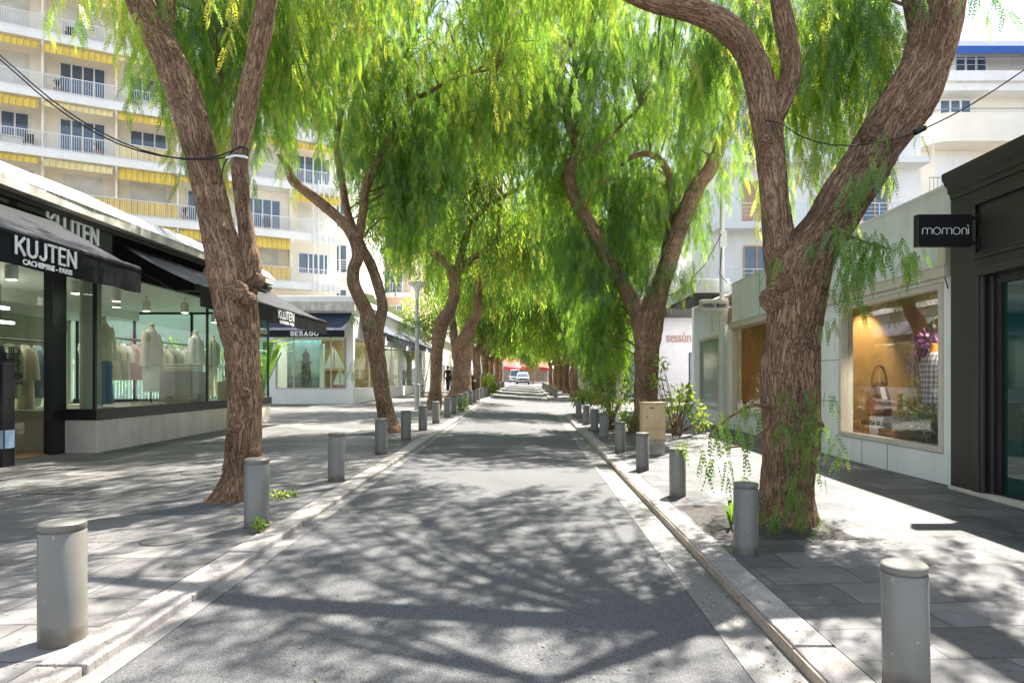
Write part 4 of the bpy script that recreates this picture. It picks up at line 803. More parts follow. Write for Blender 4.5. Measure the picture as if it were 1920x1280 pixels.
def hump(x0, w_): return [(x0, yy, zb), (x0, yy, zb + xh - w_ / 2)] + [(x0 + w_ / 2 - w_ / 2 * math.cos(a * math.pi / 8), yy, zb + xh - w_ / 2 + w_ / 2 * math.sin(a * math.pi / 8)) for a in range(9)] + [(x0 + w_, yy, zb)]
def ring(xc): return [(xc + .045 * math.cos(a * math.pi / 10), yy, zb + .043 + .045 * math.sin(a * math.pi / 10)) for a in range(21)]
x = 5.165
for ch in 'momoni':
    if ch == 'm': mb.tube(hump(x, .062), lw, 6); mb.tube(hump(x + .062, .062), lw, 6); x += .148
    elif ch == 'o': mb.tube(ring(x + .04), lw, 6); x += .108
    elif ch == 'n': mb.tube(hump(x, .062), lw, 6); x += .085
    else: mb.tube([(x, yy, zb), (x, yy, zb + xh)], lw, 6); mb.tube([(x - .014, yy, zb + xh + .036), (x + .004, yy, zb + xh + .02)], lw, 6)
t.part('lettering', mb, M['letter'])

# ================================================================== APARTMENT BUILDING with yellow awnings
ex, ey_ = .886, .464; nx, ny = .464, -.886; PX, PY = -29.9, 36.4
def AT(p):                              # (t along facade, d towards street, z)
    return (PX + ex * p[0] + nx * p[1], PY + ey_ * p[0] + ny * p[1], p[2])
T = Thing('apartment_building', 'cream apartment building with long white balconies and yellow striped awnings', 'apartment building', AT((7, 0, 0)))
SLB = [CZ + 6.2 + 3.4 * i for i in range(6)]; TE = 19.0; T0 = -9
mb = MB(tf=AT); mb.box(T0, TE, -12, -1.25, -.5, 27); T.part('wall', mb, M['cream'])
mb = MB(tf=AT); mb.box(T0, TE, -1.25, -.5, -.5, 6.2); T.part('base_wall', mb, M['cream'])
BAYS = [-8.9, -5.35, -1.7, 1.95, 5.6, 8.9, 12.3, 15.7, 19.0]
for i, z in enumerate(SLB):
    mb = MB(tf=AT); mb.box(T0, TE, -1.25, 0, z, z + .5); mb.box(T0, TE, 0, .03, z + .42, z + .5)
    s = T.part('balcony_slab', mb, M['white'], bevel=.01)
    if i < 5:
        mb = MB(tf=AT)
        for b in BAYS[1:-1]: mb.box(b - .05, b + .05, -1.25, -.12, z + .5, SLB[i + 1])
        T.part('partition', mb, M['cream'], parent=s)
        if i > 0 or True:
            for a, b in zip(BAYS, BAYS[1:]):
                if b < -3: continue
                mb = MB(tf=AT); mb.box(a + .02, b - .02, -.09, -.05, z + 1.43, z + 1.47); mb.box(a + .02, b - .02, -.09, -.05, z + .56, z + .59)
                k = int((b - a) / .115)
                for q in range(k + 1): yq = a + .03 + (b - a - .06) * q / k; mb.box(yq - .010, yq + .010, -.08, -.06, z + .5, z + 1.45)
                T.part('railing', mb, M['whitep'], parent=s)
CL = {(2, 4), (1, 4), (1, 3), (0, 6), (0, 5)}
for (i, b) in CL:                        # canvas screens tied behind some railings
    mb = MB(tf=AT); a0, a1 = BAYS[b], BAYS[b + 1]; n = 24
    for q in range(n): mb.quad((a0 + (a1 - a0) * q / n, -.11 + .012 * (q % 2), SLB[i] + .55), (a0 + (a1 - a0) * (q + 1) / n, -.11 + .012 * ((q + 1) % 2), SLB[i] + .55), (a0 + (a1 - a0) * (q + 1) / n, -.11 + .012 * ((q + 1) % 2), SLB[i] + 1.42), (a0 + (a1 - a0) * q / n, -.11 + .012 * (q % 2), SLB[i] + 1.42))
    T.part('canvas_screen', mb, M['yellow_f'] if i == 2 else M['yellow'])
def flounce(t0, t1, zt, m, drop=.78, out=.32):
    mb = MB(tf=AT); n = int((t1 - t0) / .13)
    for q in range(n):
        a, b = t0 + (t1 - t0) * q / n, t0 + (t1 - t0) * (q + 1) / n
        mb.quad((a, -.25, zt), (b, -.25, zt), (b, out, zt - drop * .55), (a, out, zt - drop * .55))
        mb.quad((a, out, zt - drop * .55), (b, out, zt - drop * .55), (b, out + .01, zt - drop - (.04 if q % 2 else 0)), (a, out + .01, zt - drop - (.04 if q % 2 == 0 else 0)))
    T.part('yellow_awning', mb, m)
for i in range(1, 6):
    for b in range(1, 8):
        if (i, b) in ((1, 7), (2, 6), (1, 2)): continue
        m = M['yellow_f'] if (i, b) in ((2, 3), (3, 3), (4, 4)) else M['yellow']
        flounce(BAYS[b] + .12, BAYS[b + 1] - .12, SLB[i] - .04, m, (.5, .62, .78)[(i * 2 + b) % 3], .25 + .12 * ((i + b) % 3))
def window(t0, t1, z0, z1, kind):
    d = -1.22
    if kind in ('roller', 'wood'):
        mb = MB(tf=AT); mb.box(t0, t1, -1.26, d + .02, z0, z1); T.part('shutter', mb, M['shutter']); return
    mb = MB(tf=AT); n = 4 if kind == 'french' else 3; wd = (t1 - t0) / n; f = .07
    mb.box(t0, t1, -1.25, d + .06, z1 - f, z1); mb.box(t0, t1, -1.25, d + .06, z0, z0 + f)
    for k in range(n + 1): mb.box(t0 + wd * k - f * .6, t0 + wd * k + f * .6, -1.25, d + .055, z0 + f, z1 - f)
    fr = T.part('window', mb, M['whitep']); mb = MB(tf=AT); mb.box(t0, t1, -1.26, d - .01, z0, z1); T.part('pane', mb, M['glass_d'], parent=fr)
for i in range(6):
    for b in range(1, 8):
        a0, a1 = BAYS[b], BAYS[b + 1]; c = (a0 + a1) / 2; z = SLB[i] + .5
        kind = {(2, 3): 'french', (3, 3): 'french', (2, 2): 'window', (3, 4): 'window', (2, 4): 'window', (1, 3): 'roller', (1, 4): 'roller', (4, 3): 'roller', (4, 2): 'roller', (0, 5): 'window', (1, 6): 'french', (0, 6): 'roller', (2, 5): 'french', (3, 2): 'roller'}.get((i, b), ['french', 'roller', 'window'][(i * 5 + b * 2) % 3])
        if kind == 'roller': window(c - 1.0, c + 1.0, z, z + 2.35, 'roller')
        elif kind == 'french': window(c - 1.15, c + 1.15, z, z + 2.3, 'french')
        else: window(c - 1.0, c + 1.0, z + .75, z + 2.25, 'window')
mb = MB(tf=AT)
for q in range(6): mb.box(17.1 + q * .36, 17.18 + q * .36, .03, .16, SLB[0] - .2, SLB[1] + 4.2)
T.part('louvre_screen', mb, M['whitep'])
mb = MB(tf=AT); mb.box(T0 - .3, TE + .3, -12, .4, 27, 27.5); T.part('roof', mb, M['white'])
# balcony furniture
def bal(label, name, cat, t0, i, kind):
    z = SLB[i] + .5; b = AT((t0, -.6, z)); t = Thing(name, label, cat, b)
    if kind == 'chair':
        mb = MB(tf=AT); mb.box(t0 - .22, t0 + .22, -.85, -.45, z + .42, z + .46); t.part('seat', mb, M['charcoal'])
        mb = MB(tf=AT); mb.box(t0 - .22, t0 + .22, -.88, -.85, z + .46, z + .95); t.part('backrest', mb, M['charcoal'])
        for dx in (-.2, .2):
            for dy in (-.83, -.47):
                mb = MB(tf=AT); mb.box(t0 + dx - .015, t0 + dx + .015, dy - .015, dy + .015, z, z + .42); t.part('leg', mb, M['charcoal'])
    else:
        mb = MB(); mb.lathe([(.14, z), (.2, z + .36), (.22, z + .4)], (b[0], b[1], 0), 14); t.part('pot', mb, M['terracotta'], smooth=True)
        t.part('plant_leaves', spiky(b[0], b[1], z + .38, .75, 26), M['leaf_dark'])
def spiky(x, y, z, h, n, seed=3):
    r_ = random.Random(seed); mb = MB()
    for k in range(n):
        a = r_.uniform(0, 6.28); l = h * r_.uniform(.6, 1.1); o = r_.uniform(.15, .7) * l; c, s = math.cos(a), math.sin(a); w_ = .05 * h
        p0, p1, p2 = (x, y, z), (x + c * o * .45, y + s * o * .45, z + l * .7), (x + c * o, y + s * o, z + l * .75)
        mb.add([(p0[0] - s * w_ * .4, p0[1] + c * w_ * .4, p0[2]), (p0[0] + s * w_ * .4, p0[1] - c * w_ * .4, p0[2]), (p1[0] + s * w_, p1[1] - c * w_, p1[2]), (p1[0] - s * w_, p1[1] + c * w_, p1[2]), p2], [(0, 1, 2, 3), (3, 2, 4)])
    return mb
for q_, (t0_, i_, k_, nm_, lb_) in enumerate(((6.4, 3, 'plant', 'potted_plant', 'potted plant on the third balcony up of the cream apartments near the thick limb'), (-.6, 2, 'chair', 'balcony_chair', 'dark balcony chair by the outermost curtained window of the cream apartments'), (4.6, 2, 'plant', 'potted_plant', 'potted plant beside the french window behind the sagging cable'), (7.2, 2, 'plant', 'potted_plant', 'bushy potted plant behind the railing close to the cable tie'), (14.2, 1, 'chair', 'balcony_chair', 'balcony chair beside the open french window above the shoe shop'), (2.6, 3, 'plant', 'potted_plant', 'small potted plant behind the second railing from the top of the cream apartments'))): bal(lb_, nm_, 'chair' if k_ == 'chair' else 'plant', t0_, i_, k_)
bal('dark metal chair on the upper balcony of the cream apartments', 'balcony_chair', 'chair', 3.2, 4, 'chair')
bal('potted spiky plant at the end of a yellow canvas screen on the cream apartments', 'potted_plant', 'plant', 9.3, 1, 'plant')
bal('potted plant on the lower balcony of the cream apartments beyond the double trunk', 'potted_plant', 'plant', 12.9, 1, 'plant')
bal('dark chair behind the white railing beside bluish panes of the cream apartments', 'balcony_chair', 'chair', 1.2, 2, 'chair')

# ================================================================== other buildings
def block(name, label, x0, x1, y0, y1, z1, wallm, face='-y', floors=5, z0f=4.0, fh=3.4, bay=3.2, cat='building', win='window', balc=True, wood=False, recess=0.0):
    T = Thing(name, label, cat, ((x0 + x1) / 2, y0, 0)); mb = MB(); mb.box(x0, x1, y0, y1, -.5, z1); T.part('wall', mb, wallm)
    mb = MB(); mb.box(x0 - .25, x1 + .25, y0 - .3, y1 + .2, z1, z1 + .4); T.part('roof', mb, M['white'])
    if face == '-y': fr = lambda a, d, z: (x0 + a, y0 - d, z); Lf = x1 - x0
    elif face == '+x': fr = lambda a, d, z: (x1 + d, y0 + a, z); Lf = y1 - y0
    else: fr = lambda a, d, z: (x0 - d, y0 + a, z); Lf = y1 - y0
    tf = lambda p: fr(p[0], p[1], p[2]); n = max(1, int(Lf / bay)); bw = Lf / n
    for i in range(floors):
        z = z0f + fh * i
        if z + fh > z1 + .1: break
        if balc:
            mb = MB(tf=tf); mb.box(.1, Lf - .1, 0, 1.0, z - .35, z); s = T.part('balcony_slab', mb, M['white'], bevel=.01)
            mb = MB(tf=tf); mb.box(.1, Lf - .1, .93, .97, z + .9, z + .94)
            for hh in (.3, .5, .7): mb.box(.1, Lf - .1, .945, .96, z + hh, z + hh + .02)
            for q in range(int(Lf / .9) + 1): mb.box(.12 + q * .9, .15 + q * .9, .93, .97, z, z + .9)
            T.part('railing', mb, M['whitep'], parent=s)
        for b in range(n):
            c = (b + .5) * bw; wd = min(.95, bw * .33)
            mb = MB(tf=tf); f = .06
            if (i + b) % 3 == 1 and wood:
                mb.box(c - wd - .1, c + wd + .1, .002, .05, z + .05, z + 2.3); T.part('shutter', mb, M['wood_shutter']); continue
            mb.box(c - wd, c + wd, 0, .07, z + 2.2, z + 2.28); mb.box(c - wd, c + wd, 0, .07, z + .05, z + .13)
            for k in range(4): xk = c - wd + 2 * wd * k / 3; mb.box(xk - .04, xk + .04, 0, .065, z + .13, z + 2.2)
            w_ = T.part('window', mb, M['terracotta' if False else 'wood_shutter'] if wood else M['whitep']); mb = MB(tf=tf); mb.box(c - wd, c + wd, .004, .02, z + .08, z + 2.25); T.part('pane', mb, M['glass_d'], parent=w_)
    return T
block('apartment_house', 'white apartment house with tan timber framed windows behind the boutique', 9.5, 20.4, 33, 36.5, 24, M['white'], floors=7, z0f=CZ + 4.6, fh=3.3, bay=3.9, wood=True)
# cream house with rounded balcony and blue awning
T = Thing('cream_house', 'cream house with rounded solid balconies and a blue roof awning beside the charcoal storefront', 'apartment building', (30, 41, 0))
mb = MB(); mb.box(24.7, 46, 41, 50, -.5, 22.3); T.part('wall', mb, M['cream'])
mb = MB(); mb.box(24.5, 46.2, 40.2, 50.2, 22.3, 22.65); T.part('roof', mb, M['white'])
mb = MB(); mb.add([(26.2, 41, 22.25), (46, 41, 22.25), (46, 39.6, 22.0), (26.2, 39.6, 22.0), (26.2, 39.6, 21.55), (46, 39.6, 21.55)], [(0, 1, 2, 3), (3, 2, 5, 4)]); T.part('blue_awning', mb, M['blue'])
for z, x0 in ((CZ + 14.6, 24.9), (CZ + 9.6, 31)):
    mb = MB(); poly = [(46, 39.2), (x0 + 1.3, 39.2)] + [(x0 + 1.3 - 1.3 * math.sin(R(a)), 40.5 - 1.3 * math.cos(R(a))) for a in (20, 40, 60, 80, 90)] + [(x0, 41), (46, 41)]
    mb.prism(poly[::-1], lambda x, y: z, lambda x, y: z + 1.75); b_ = T.part('rounded_balcony', mb, M['cream'], smooth=True, ang=30)
    mb = MB(); mb.tube([(x + .05, y + .05, z + 2.0) for x, y in poly[:-1]], .03, 6); T.part('handrail', mb, M['grey_frame'], parent=b_)
mb = MB(); mb.box(24.7, 46, 39.9, 41, CZ + 18.0, CZ + 18.5); mb.box(26, 46, 39.6, 39.85, CZ + 18.5, CZ + 19.1); T.part('upper_balcony', mb, M['white'])
mb = MB(); mb.tube([(26, 39.7, CZ + 19.85), (46, 39.7, CZ + 19.85)], .03, 6); mb.tube([(26, 39.7, CZ + 19.5), (46, 39.7, CZ + 19.5)], .025, 6)
for k in range(10): mb.tube([(26 + k * 2, 39.7, CZ + 19.1), (26 + k * 2, 39.7, CZ + 19.85)], .03, 6)
T.part('railing', mb, M['grey_frame'])
for x0, z0, h_, kind in ((27.5, CZ + 15.2, 2.6, 'w'), (27.4, CZ + 11.6, 2.8, 's'), (28.5, CZ + 18.6, 2.0, 'w'), (33, CZ + 18.6, 2.0, 'w'), (33, CZ + 15.2, 2.6, 'w'), (32.6, CZ + 11.6, 2.4, 'w')):
    mb = MB()
    if kind == 's':
        for q in (-1, 1): mb = MB(); mb.box(x0 + (.01 if q > 0 else -1.2), x0 + (1.2 if q > 0 else -.01), 40.94, 40.998, z0, z0 + h_); T.part('shutter', mb, M['whitep'])
        mb = MB()
        for q in range(13): mb.box(x0 - 2.2 + q * .25, x0 - 2.17 + q * .25, 39.9, 39.93, z0 - .2, z0 + .95)
        mb.box(x0 - 2.2, x0 + .9, 39.88, 39.95, z0 + .95, z0 + 1.0); T.part('railing', mb, M['grey_frame'])
    else:
        n_ = 3; wd = 1.0
        for k in range(n_ + 1): mb.box(x0 - wd + 2 * wd * k / n_ - .06, x0 - wd + 2 * wd * k / n_ + .06, 40.9, 40.998, z0, z0 + h_)
        mb.box(x0 - wd - .1, x0 + wd + .1, 40.9, 40.998, z0 + h_, z0 + h_ + .1); w_ = T.part('window', mb, M['whitep']); mb = MB(); mb.box(x0 - wd, x0 + wd, 40.95, 40.99, z0, z0 + h_); T.part('pane', mb, M['glass_d'], parent=w_)
mb = MB(); mb.tube([(24.55, 40.8, 0), (24.55, 40.8, 21)], .1, 8); mb.lathe([(.22, 0), (.22, .3)], (24.55, 40.8, CZ + 14.6), 12); T.part('drainpipe', mb, M['grey_frame'])
# lilac-white corner shop over the side street
T = Thing('lilac_shop', 'lilac white corner shop with rose lettering across the side street', 'shop', (9, JY1 + .6, gr(41)))
g = gr(41); yF = JY1 + .7
mb = MB(); mb.box(6.0, 14, yF, 62, g - .3, 6.2); T.part('wall', mb, M['lilac'])
mb = MB(); mb.box(5.8, 14.2, yF - .2, 62.2, 6.2, 6.45); T.part('roof', mb, M['grey_frame'])
T.text('lettering', 'sess\u00f9n', .95, (10.0, yF - .03, CZ + 2.72), (1, 0, 0), (0, 0, 1), M['letter_rose'], bold=.008, depth=.02, width=1.6)
for x in (7.0, 11.2):
    mb = MB(); mb.box(x - .55, x + .55, yF - .03, yF - .002, g + .1, CZ + 1.75); w_ = T.part('window', mb, M['black']); mb = MB(); mb.box(x - .48, x + .48, yF - .045, yF - .032, g + .2, CZ + 1.68); T.part('pane', mb, M['glass_d'], parent=w_)
mb = MB(); mb.box(9.0, 11.5, yF - .9, yF - .01, CZ + 4.0, CZ + 4.6); T.part('dark_awning', mb, M['charcoal'], bevel=.05)
for y in range(44, 61, 3):
    mb = MB(); mb.box(5.95, 5.998, y, y + 2.0, g + .4, CZ + 1.6); w_ = T.part('window', mb, M['whitep']); mb = MB(); mb.box(5.93, 5.948, y + .1, y + 1.9, g + .5, CZ + 1.5); T.part('pane', mb, M['glass_d'], parent=w_)
block('apartment_house', 'far white apartment house rising behind the lilac white shop', 9.5, 22, 52, 80, 18, M['white'], face='-x', floors=4, z0f=6.5, wood=False)
block('shop_row', 'pale low shop row farther along the boutique side', 6.2, 14, 63, 104, 5.2, M['cream'], face='-x', floors=1, z0f=.5, balc=False, cat='shop')
block('apartment_house', 'tall white apartment block with plain side wall seen behind the slender forked tree', -18.5, -13.2, 49, 60, 26, M['white'], floors=6, z0f=6, bay=2.6)
block('apartment_house', 'peach apartment house with pale balconies behind the mushroom street lamp', -22, -11.2, 63, 75, 19, M['peach'], floors=4, z0f=6.4, bay=3.4)
block('shop_row', 'low cream shop row beyond the navy awnings', -14, -8.1, 55, 104, 5.2, M['cream'], face='+x', floors=1, z0f=.6, balc=False, cat='shop')
block('apartment_house', 'distant cream apartment block above the far end shop row on the awning side', -26, -13, 78, 104, 17, M['cream'], face='+x', floors=4, z0f=6)
block('avenue_building', 'pale building closing the far end of the street behind the red awnings', -40, 44, 152, 165, 26, M['cream'], floors=6, z0f=7, bay=4.2, fh=3.5)
# red cafe awnings at the end
T = Thing('cafe_pavilion', 'distant cafe pavilion with bright red and white striped awnings', 'cafe', (0, 126, gl(126)))
g = gl(126); mb = MB(); mb.box(-4.4, 4.4, 127, 131, g, 4.2); T.part('wall', mb, M['inter'])
for k, (x0, x1) in enumerate(((-4.2, -1.0), (-.8, 2.2), (2.4, 5))):
    mb = MB(); mb.add([(x0, 127, 6.2), (x1, 127, 5.4), (x1, 123, 3.5), (x0, 123, 3.9), (x1, 123, 3.0), (x0, 123, 3.3)], [(0, 1, 2, 3), (3, 2, 4, 5)]); T.part('awning', mb, M['red'] if k != 1 else M['red'])
    mb = MB(); mb.add([(x1 - .02, 127.02, 5.44), (x1 + 1.2, 127.02, 5.2), (x1 + 1.2, 122.98, 3.3), (x1 - .02, 122.98, 3.56)], [(0, 1, 2, 3)]); T.part('white_stripe', mb, M['whitep'])
mb = MB()
for x in (-4, -1.5, 1, 3.5): mb.tube([(x, 123.4, g), (x, 123.4, 3.6)], .07, 6)
T.part('post', mb, M['wood'])

# ================================================================== TREES
def catmull(pts, step):
    pts = [np.array(p, float) for p in pts]; P_ = [2 * pts[0] - pts[1]] + pts + [2 * pts[-1] - pts[-2]]; out = []
    for i in range(1, len(P_) - 2):
        a, b, c, d = P_[i - 1:i + 3]; n = max(2, int(np.linalg.norm((c - b)[:3]) / step))
        for k in range(n):
            t = k / n; out.append(.5 * (2 * b + (c - a) * t + (2 * a - 5 * b + 4 * c - d) * t * t + (3 * b - a - 3 * c + d) * t ** 3))
    out.append(pts[-1]); return np.array(out)
class Wood:
    def __init__(s): s.V = []; s.B = []; s.L = []; s.S = []; s.nv = 0; s.nl = 0; s.att = []
    def limb(s, pts, n=24, step=.06, rough=1.0, seed=0.0, att=True):
        """pts rows x,y,z,r"""
        C = catmull(pts, step); m = len(C); c = C[:, :3]; r = np.maximum(C[:, 3], .006)
        t = np.gradient(c, axis=0); t /= np.linalg.norm(t, axis=1)[:, None] + 1e-9
        u = np.cross(t[0], (0.0, 1.0, .15)); u /= np.linalg.norm(u); U = np.zeros_like(c)
        for i in range(m): u = u - t[i] * u.dot(t[i]); u /= np.linalg.norm(u); U[i] = u
        W = np.cross(t, U); a = np.arange(n) * 2 * np.pi / n
        ln = np.concatenate([[0], np.cumsum(np.linalg.norm(np.diff(c, axis=0), axis=1))])
        d = U[:, None] * np.cos(a)[None, :, None] + W[:, None] * np.sin(a)[None, :, None]
        R0 = r[:, None] * np.ones(n)[None]
        bark = np.stack([np.cos(a)[None] * R0, np.sin(a)[None] * R0, (ln * .30)[:, None] * np.ones(n)[None] + seed], -1)
        if rough > 0:
            f = bark.reshape(-1, 3); disp = np.empty(len(f))
            for k, p in enumerate(f):
                q = Vector((p[0] * 3.2, p[1] * 3.2, p[2] * 5.5)); q2 = Vector((p[0] * 17, p[1] * 17, p[2] * 15 + 9))
                disp[k] = .26 * noise.noise(q) + .12 * (.55 - 2 * abs(noise.noise(q2))) if n > 20 else .25 * noise.noise(q)
            R0 = R0 * (1 + rough * .62 * disp.reshape(m, n))
        V = c[:, None] + d * R0[..., None]
        idx = np.arange(m * n).reshape(m, n); nx_ = np.roll(idx, -1, 1)
        q = np.stack([idx[:-1], nx_[:-1], nx_[1:], idx[1:]], -1).reshape(-1, 4) + s.nv
        s.V.append(V.reshape(-1, 3)); s.B.append(bark.reshape(-1, 3) * K); s.L.append(q.ravel()); s.S.append(np.arange(len(q)) * 4 + s.nl)
        s.nv += m * n; s.nl += len(q) * 4
        cap = idx[-1] + s.nv - m * n; s.L.append(cap); s.S.append(np.array([s.nl])); s.nl += n
        if att: s.att.append(c[:: max(1, int(.3 / step))])
    def px(s, Y, rows, **kw):
        s.limb([(*P(u, v, Y + dy), .96 * w_ / 2 / F * (Y + dy) * math.cos(math.atan((min(max(u, 0), 1920) - 960) / F))) for u, v, dy, w_ in rows], **kw)
    def mesh(s, name, base):
        m = mesh_np(name, (np.concatenate(s.V) - np.array(base)) * K, np.concatenate(s.L), np.concatenate(s.S), {'bark': ('FLOAT_VECTOR', np.concatenate(s.B))})
        m.polygons.foreach_set('use_smooth', [True] * len(m.polygons)); return m
class Leaves:
    def __init__(s): s.V = []; s.R = []
    def quads(s, base, d, wv, ln, wd, rnd):
        mid = base + d * (ln * .45)[:, None]; tip = base + d * ln[:, None]
        s.V.append(np.stack([base, mid + wv * wd[:, None], tip, mid - wv * wd[:, None]], 1).reshape(-1, 3)); s.R.append(np.repeat(rnd, 4))
    def leafset(s, Pp, D, rnd, kind):
        n = len(Pp)
        if n == 0: return
        up = rng.normal(size=(n, 3)); Sd = np.cross(D, up); Sd /= np.linalg.norm(Sd, axis=1)[:, None] + 1e-9; Nn = np.cross(D, Sd)
        if kind[0] == 'simple':
            _, ll, lw = kind; l = ll * rng.uniform(.7, 1.2, n); s.quads(Pp, D, Sd, l, lw * rng.uniform(.7, 1.2, n), rnd); return
        _, Lf, k, ll, lw = kind; sc = rng.uniform(.7, 1.15, n)
        for j in range(1, k + 1):
            fr = j / k; pos = Pp + D * (Lf * sc * fr)[:, None]; pos[:, 2] -= Lf * .18 * fr * fr * sc
            pr = math.sin(math.pi * (.2 + .72 * fr)) 
            for sg in (-1, 1):
                d = Sd * sg * .62 + D * .8 + np.array((0, 0, -.12)) + rng.normal(size=(n, 3)) * .1; d /= np.linalg.norm(d, axis=1)[:, None]
                wv = np.cross(d, Nn); wv /= np.linalg.norm(wv, axis=1)[:, None] + 1e-9
                s.quads(pos, d, wv, ll * pr * sc, lw * sc, rnd)
    def strands(s, S, O, Ln, tint, kind, ds):
        M_ = len(S); n = int(Ln.max() / ds) + 1; si = np.arange(n) * ds
        keep = si[None] < Ln[:, None]; ph = rng.uniform(0, 6.28, M_)
        pos = S[:, None] + O[:, None] * (.42 * (1 - np.exp(-si / .4)))[None, :, None]
        pos[..., 2] -= np.maximum(0, si - .10)[None] * .96
        pos[..., 0] += .05 * np.sin(si[None] * 3 + ph[:, None]); pos[..., 1] += .05 * np.cos(si[None] * 2.6 + ph[:, None])
        phi = ph[:, None] + np.arange(n)[None] * 2.4 + rng.normal(size=(M_, n)) * .5
        D = np.stack([np.cos(phi) * .36, np.sin(phi) * .36, -np.ones_like(phi) * rng.uniform(.5, 1.3, (M_, n))], -1); D /= np.linalg.norm(D, axis=-1)[..., None]
        rn = np.clip(tint[:, None] + rng.normal(size=(M_, n)) * .12 + .12 * (si[None] / np.maximum(Ln, .1)[:, None] - .5), 0, 1)
        s.leafset(pos[keep] + rng.normal(size=(keep.sum(), 3)) * .012, D[keep], rn[keep], kind)
        if kind[0] != 'simple':            # thin stalks
            a = pos[:, :-1][keep[:, 1:]]; b = pos[:, 1:][keep[:, 1:]]; d = b - a; l = np.linalg.norm(d, axis=1); d /= l[:, None] + 1e-9
            wv = np.cross(d, rng.normal(size=d.shape)); wv /= np.linalg.norm(wv, axis=1)[:, None] + 1e-9
            s.quads(a, d, wv, l * 1.15, np.full(len(l), .0035), np.full(len(l), .75))
    def mesh(s, name, base):
        V = (np.concatenate(s.V) - np.array(base)) * K; n = len(V) // 4
        return mesh_np(name, V, np.arange(4 * n), np.arange(n) * 4, {'rnd': ('FLOAT', np.concatenate(s.R))})
CLEAR = []      # picture windows that the crowns leave open: u0,v0,u1,v1, only for strands hanging between ya and yb
def allowed(S, B, clear):
    ok = np.ones(len(S), bool)
    for Q in (S, B, (S + B) / 2):
        u = CU + F * Q[:, 0] / Q[:, 1]; v = CV - F * (Q[:, 2] - CZ) / Q[:, 1]
        for (u0, v0, u1, v1) in clear: ok &= ~((u > u0) & (u < u1) & (v > v0) & (v < v1))
    return ok
def grow(wood, lv, blobs, kind, ds, clear=(), twig=True, minz=None, dens=.68, show=0):
    """blobs: (cx,cy,cz, rx,ry,rz, clusters, strands per cluster, strand length, tint)"""
    att = np.concatenate(wood.att) if wood is not None and wood.att else None
    for (cx, cy, cz, rx, ry, rz, nc, ms, Lb, tint) in blobs:
        nc = max(3, int(nc * dens))
        d = rng.normal(size=(nc, 3)); d /= np.linalg.norm(d, axis=1)[:, None]; q = rng.random(nc) ** (1 / 2.4)
        C = np.array((cx, cy, cz)) + d * q[:, None] * np.array((rx, ry, rz))
        ct = np.clip(tint + rng.normal(size=nc) * .22, 0, 1); cl_ = Lb * rng.uniform(.55, 1.15, nc)
        S = np.repeat(C, ms, 0) + rng.normal(size=(nc * ms, 3)) * np.array((.30, .30, .17)); O = np.repeat(d, ms, 0) * np.array((1, 1, 0)) + rng.normal(size=(nc * ms, 3)) * .5 * np.array((1, 1, 0)); O /= np.linalg.norm(O, axis=1)[:, None] + 1e-9
        O *= rng.uniform(.2, 1.1, len(O))[:, None]
        Ln = np.repeat(cl_, ms) * rng.uniform(.35, 1.1, nc * ms); T_ = np.repeat(ct, ms) + rng.normal(size=nc * ms) * .06
        B = S.copy(); B[:, 2] -= Ln
        if minz is not None: Ln = np.clip(np.minimum(Ln, S[:, 2] - minz(S)), .15, None); B[:, 2] = S[:, 2] - Ln
        ok = allowed(S, B, clear); S, O, Ln, T_ = S[ok], O[ok], Ln[ok], T_[ok]
        if att is not None and show and len(S):
            au, av, ay = CU + F * att[:, 0] / att[:, 1], CV - F * (att[:, 2] - CZ) / att[:, 1], att[:, 1]; hit = np.zeros(len(S), bool)
            for f_ in (0, .33, .66, 1):
                Qx = S.copy(); Qx[:, 2] -= Ln * f_; u = CU + F * Qx[:, 0] / Qx[:, 1]; v = CV - F * (Qx[:, 2] - CZ) / Qx[:, 1]
                hit |= ((np.abs(u[:, None] - au[None]) < show) & (np.abs(v[:, None] - av[None]) < show * 1.6) & (Qx[:, 1][:, None] < ay[None] + .25)).any(1)
            k_ = ~hit | (rng.random(len(S)) < .22); S, O, Ln, T_ = S[k_], O[k_], Ln[k_], T_[k_]
        if len(S): lv.strands(S, O, Ln, T_, kind, ds)
        if twig and att is not None:
            okc = allowed(C, C, clear)
            for c in C[okc][::2]:
                dd = np.linalg.norm(att - c, axis=1) + np.maximum(0, att[:, 2] - c[2]) * 1.5; a = att[dd.argmin()]
                if np.linalg.norm(a - c) > 4.5 or np.linalg.norm(a - c) < 1.1: continue
                m = (a + c) / 2 + np.array((rng.normal() * .15, rng.normal() * .15, .25 + .12 * np.linalg.norm(a - c)))
                L_ = np.linalg.norm(a - c); wood.limb([(*a, .010 + .008 * L_), (*m, .009 + .005 * L_), (*c, .006)], n=5, step=.3, rough=0, att=False)
def tree(label, base, wood, lv, group='pepper trees lining the street', extra=None):
    t = Thing('pepper_tree', label, 'tree', base, group)
    link('trunk', wood.mesh('trunk', base), M['bark'], t.e); link('crown', lv.mesh('crown', base), M['leaf'], t.e); return t
NEAR = ('pinnate', .24, 9, .055, .0085); MID = ('pinnate', .26, 5, .115, .0115); FARK = ('simple', .34, .025)
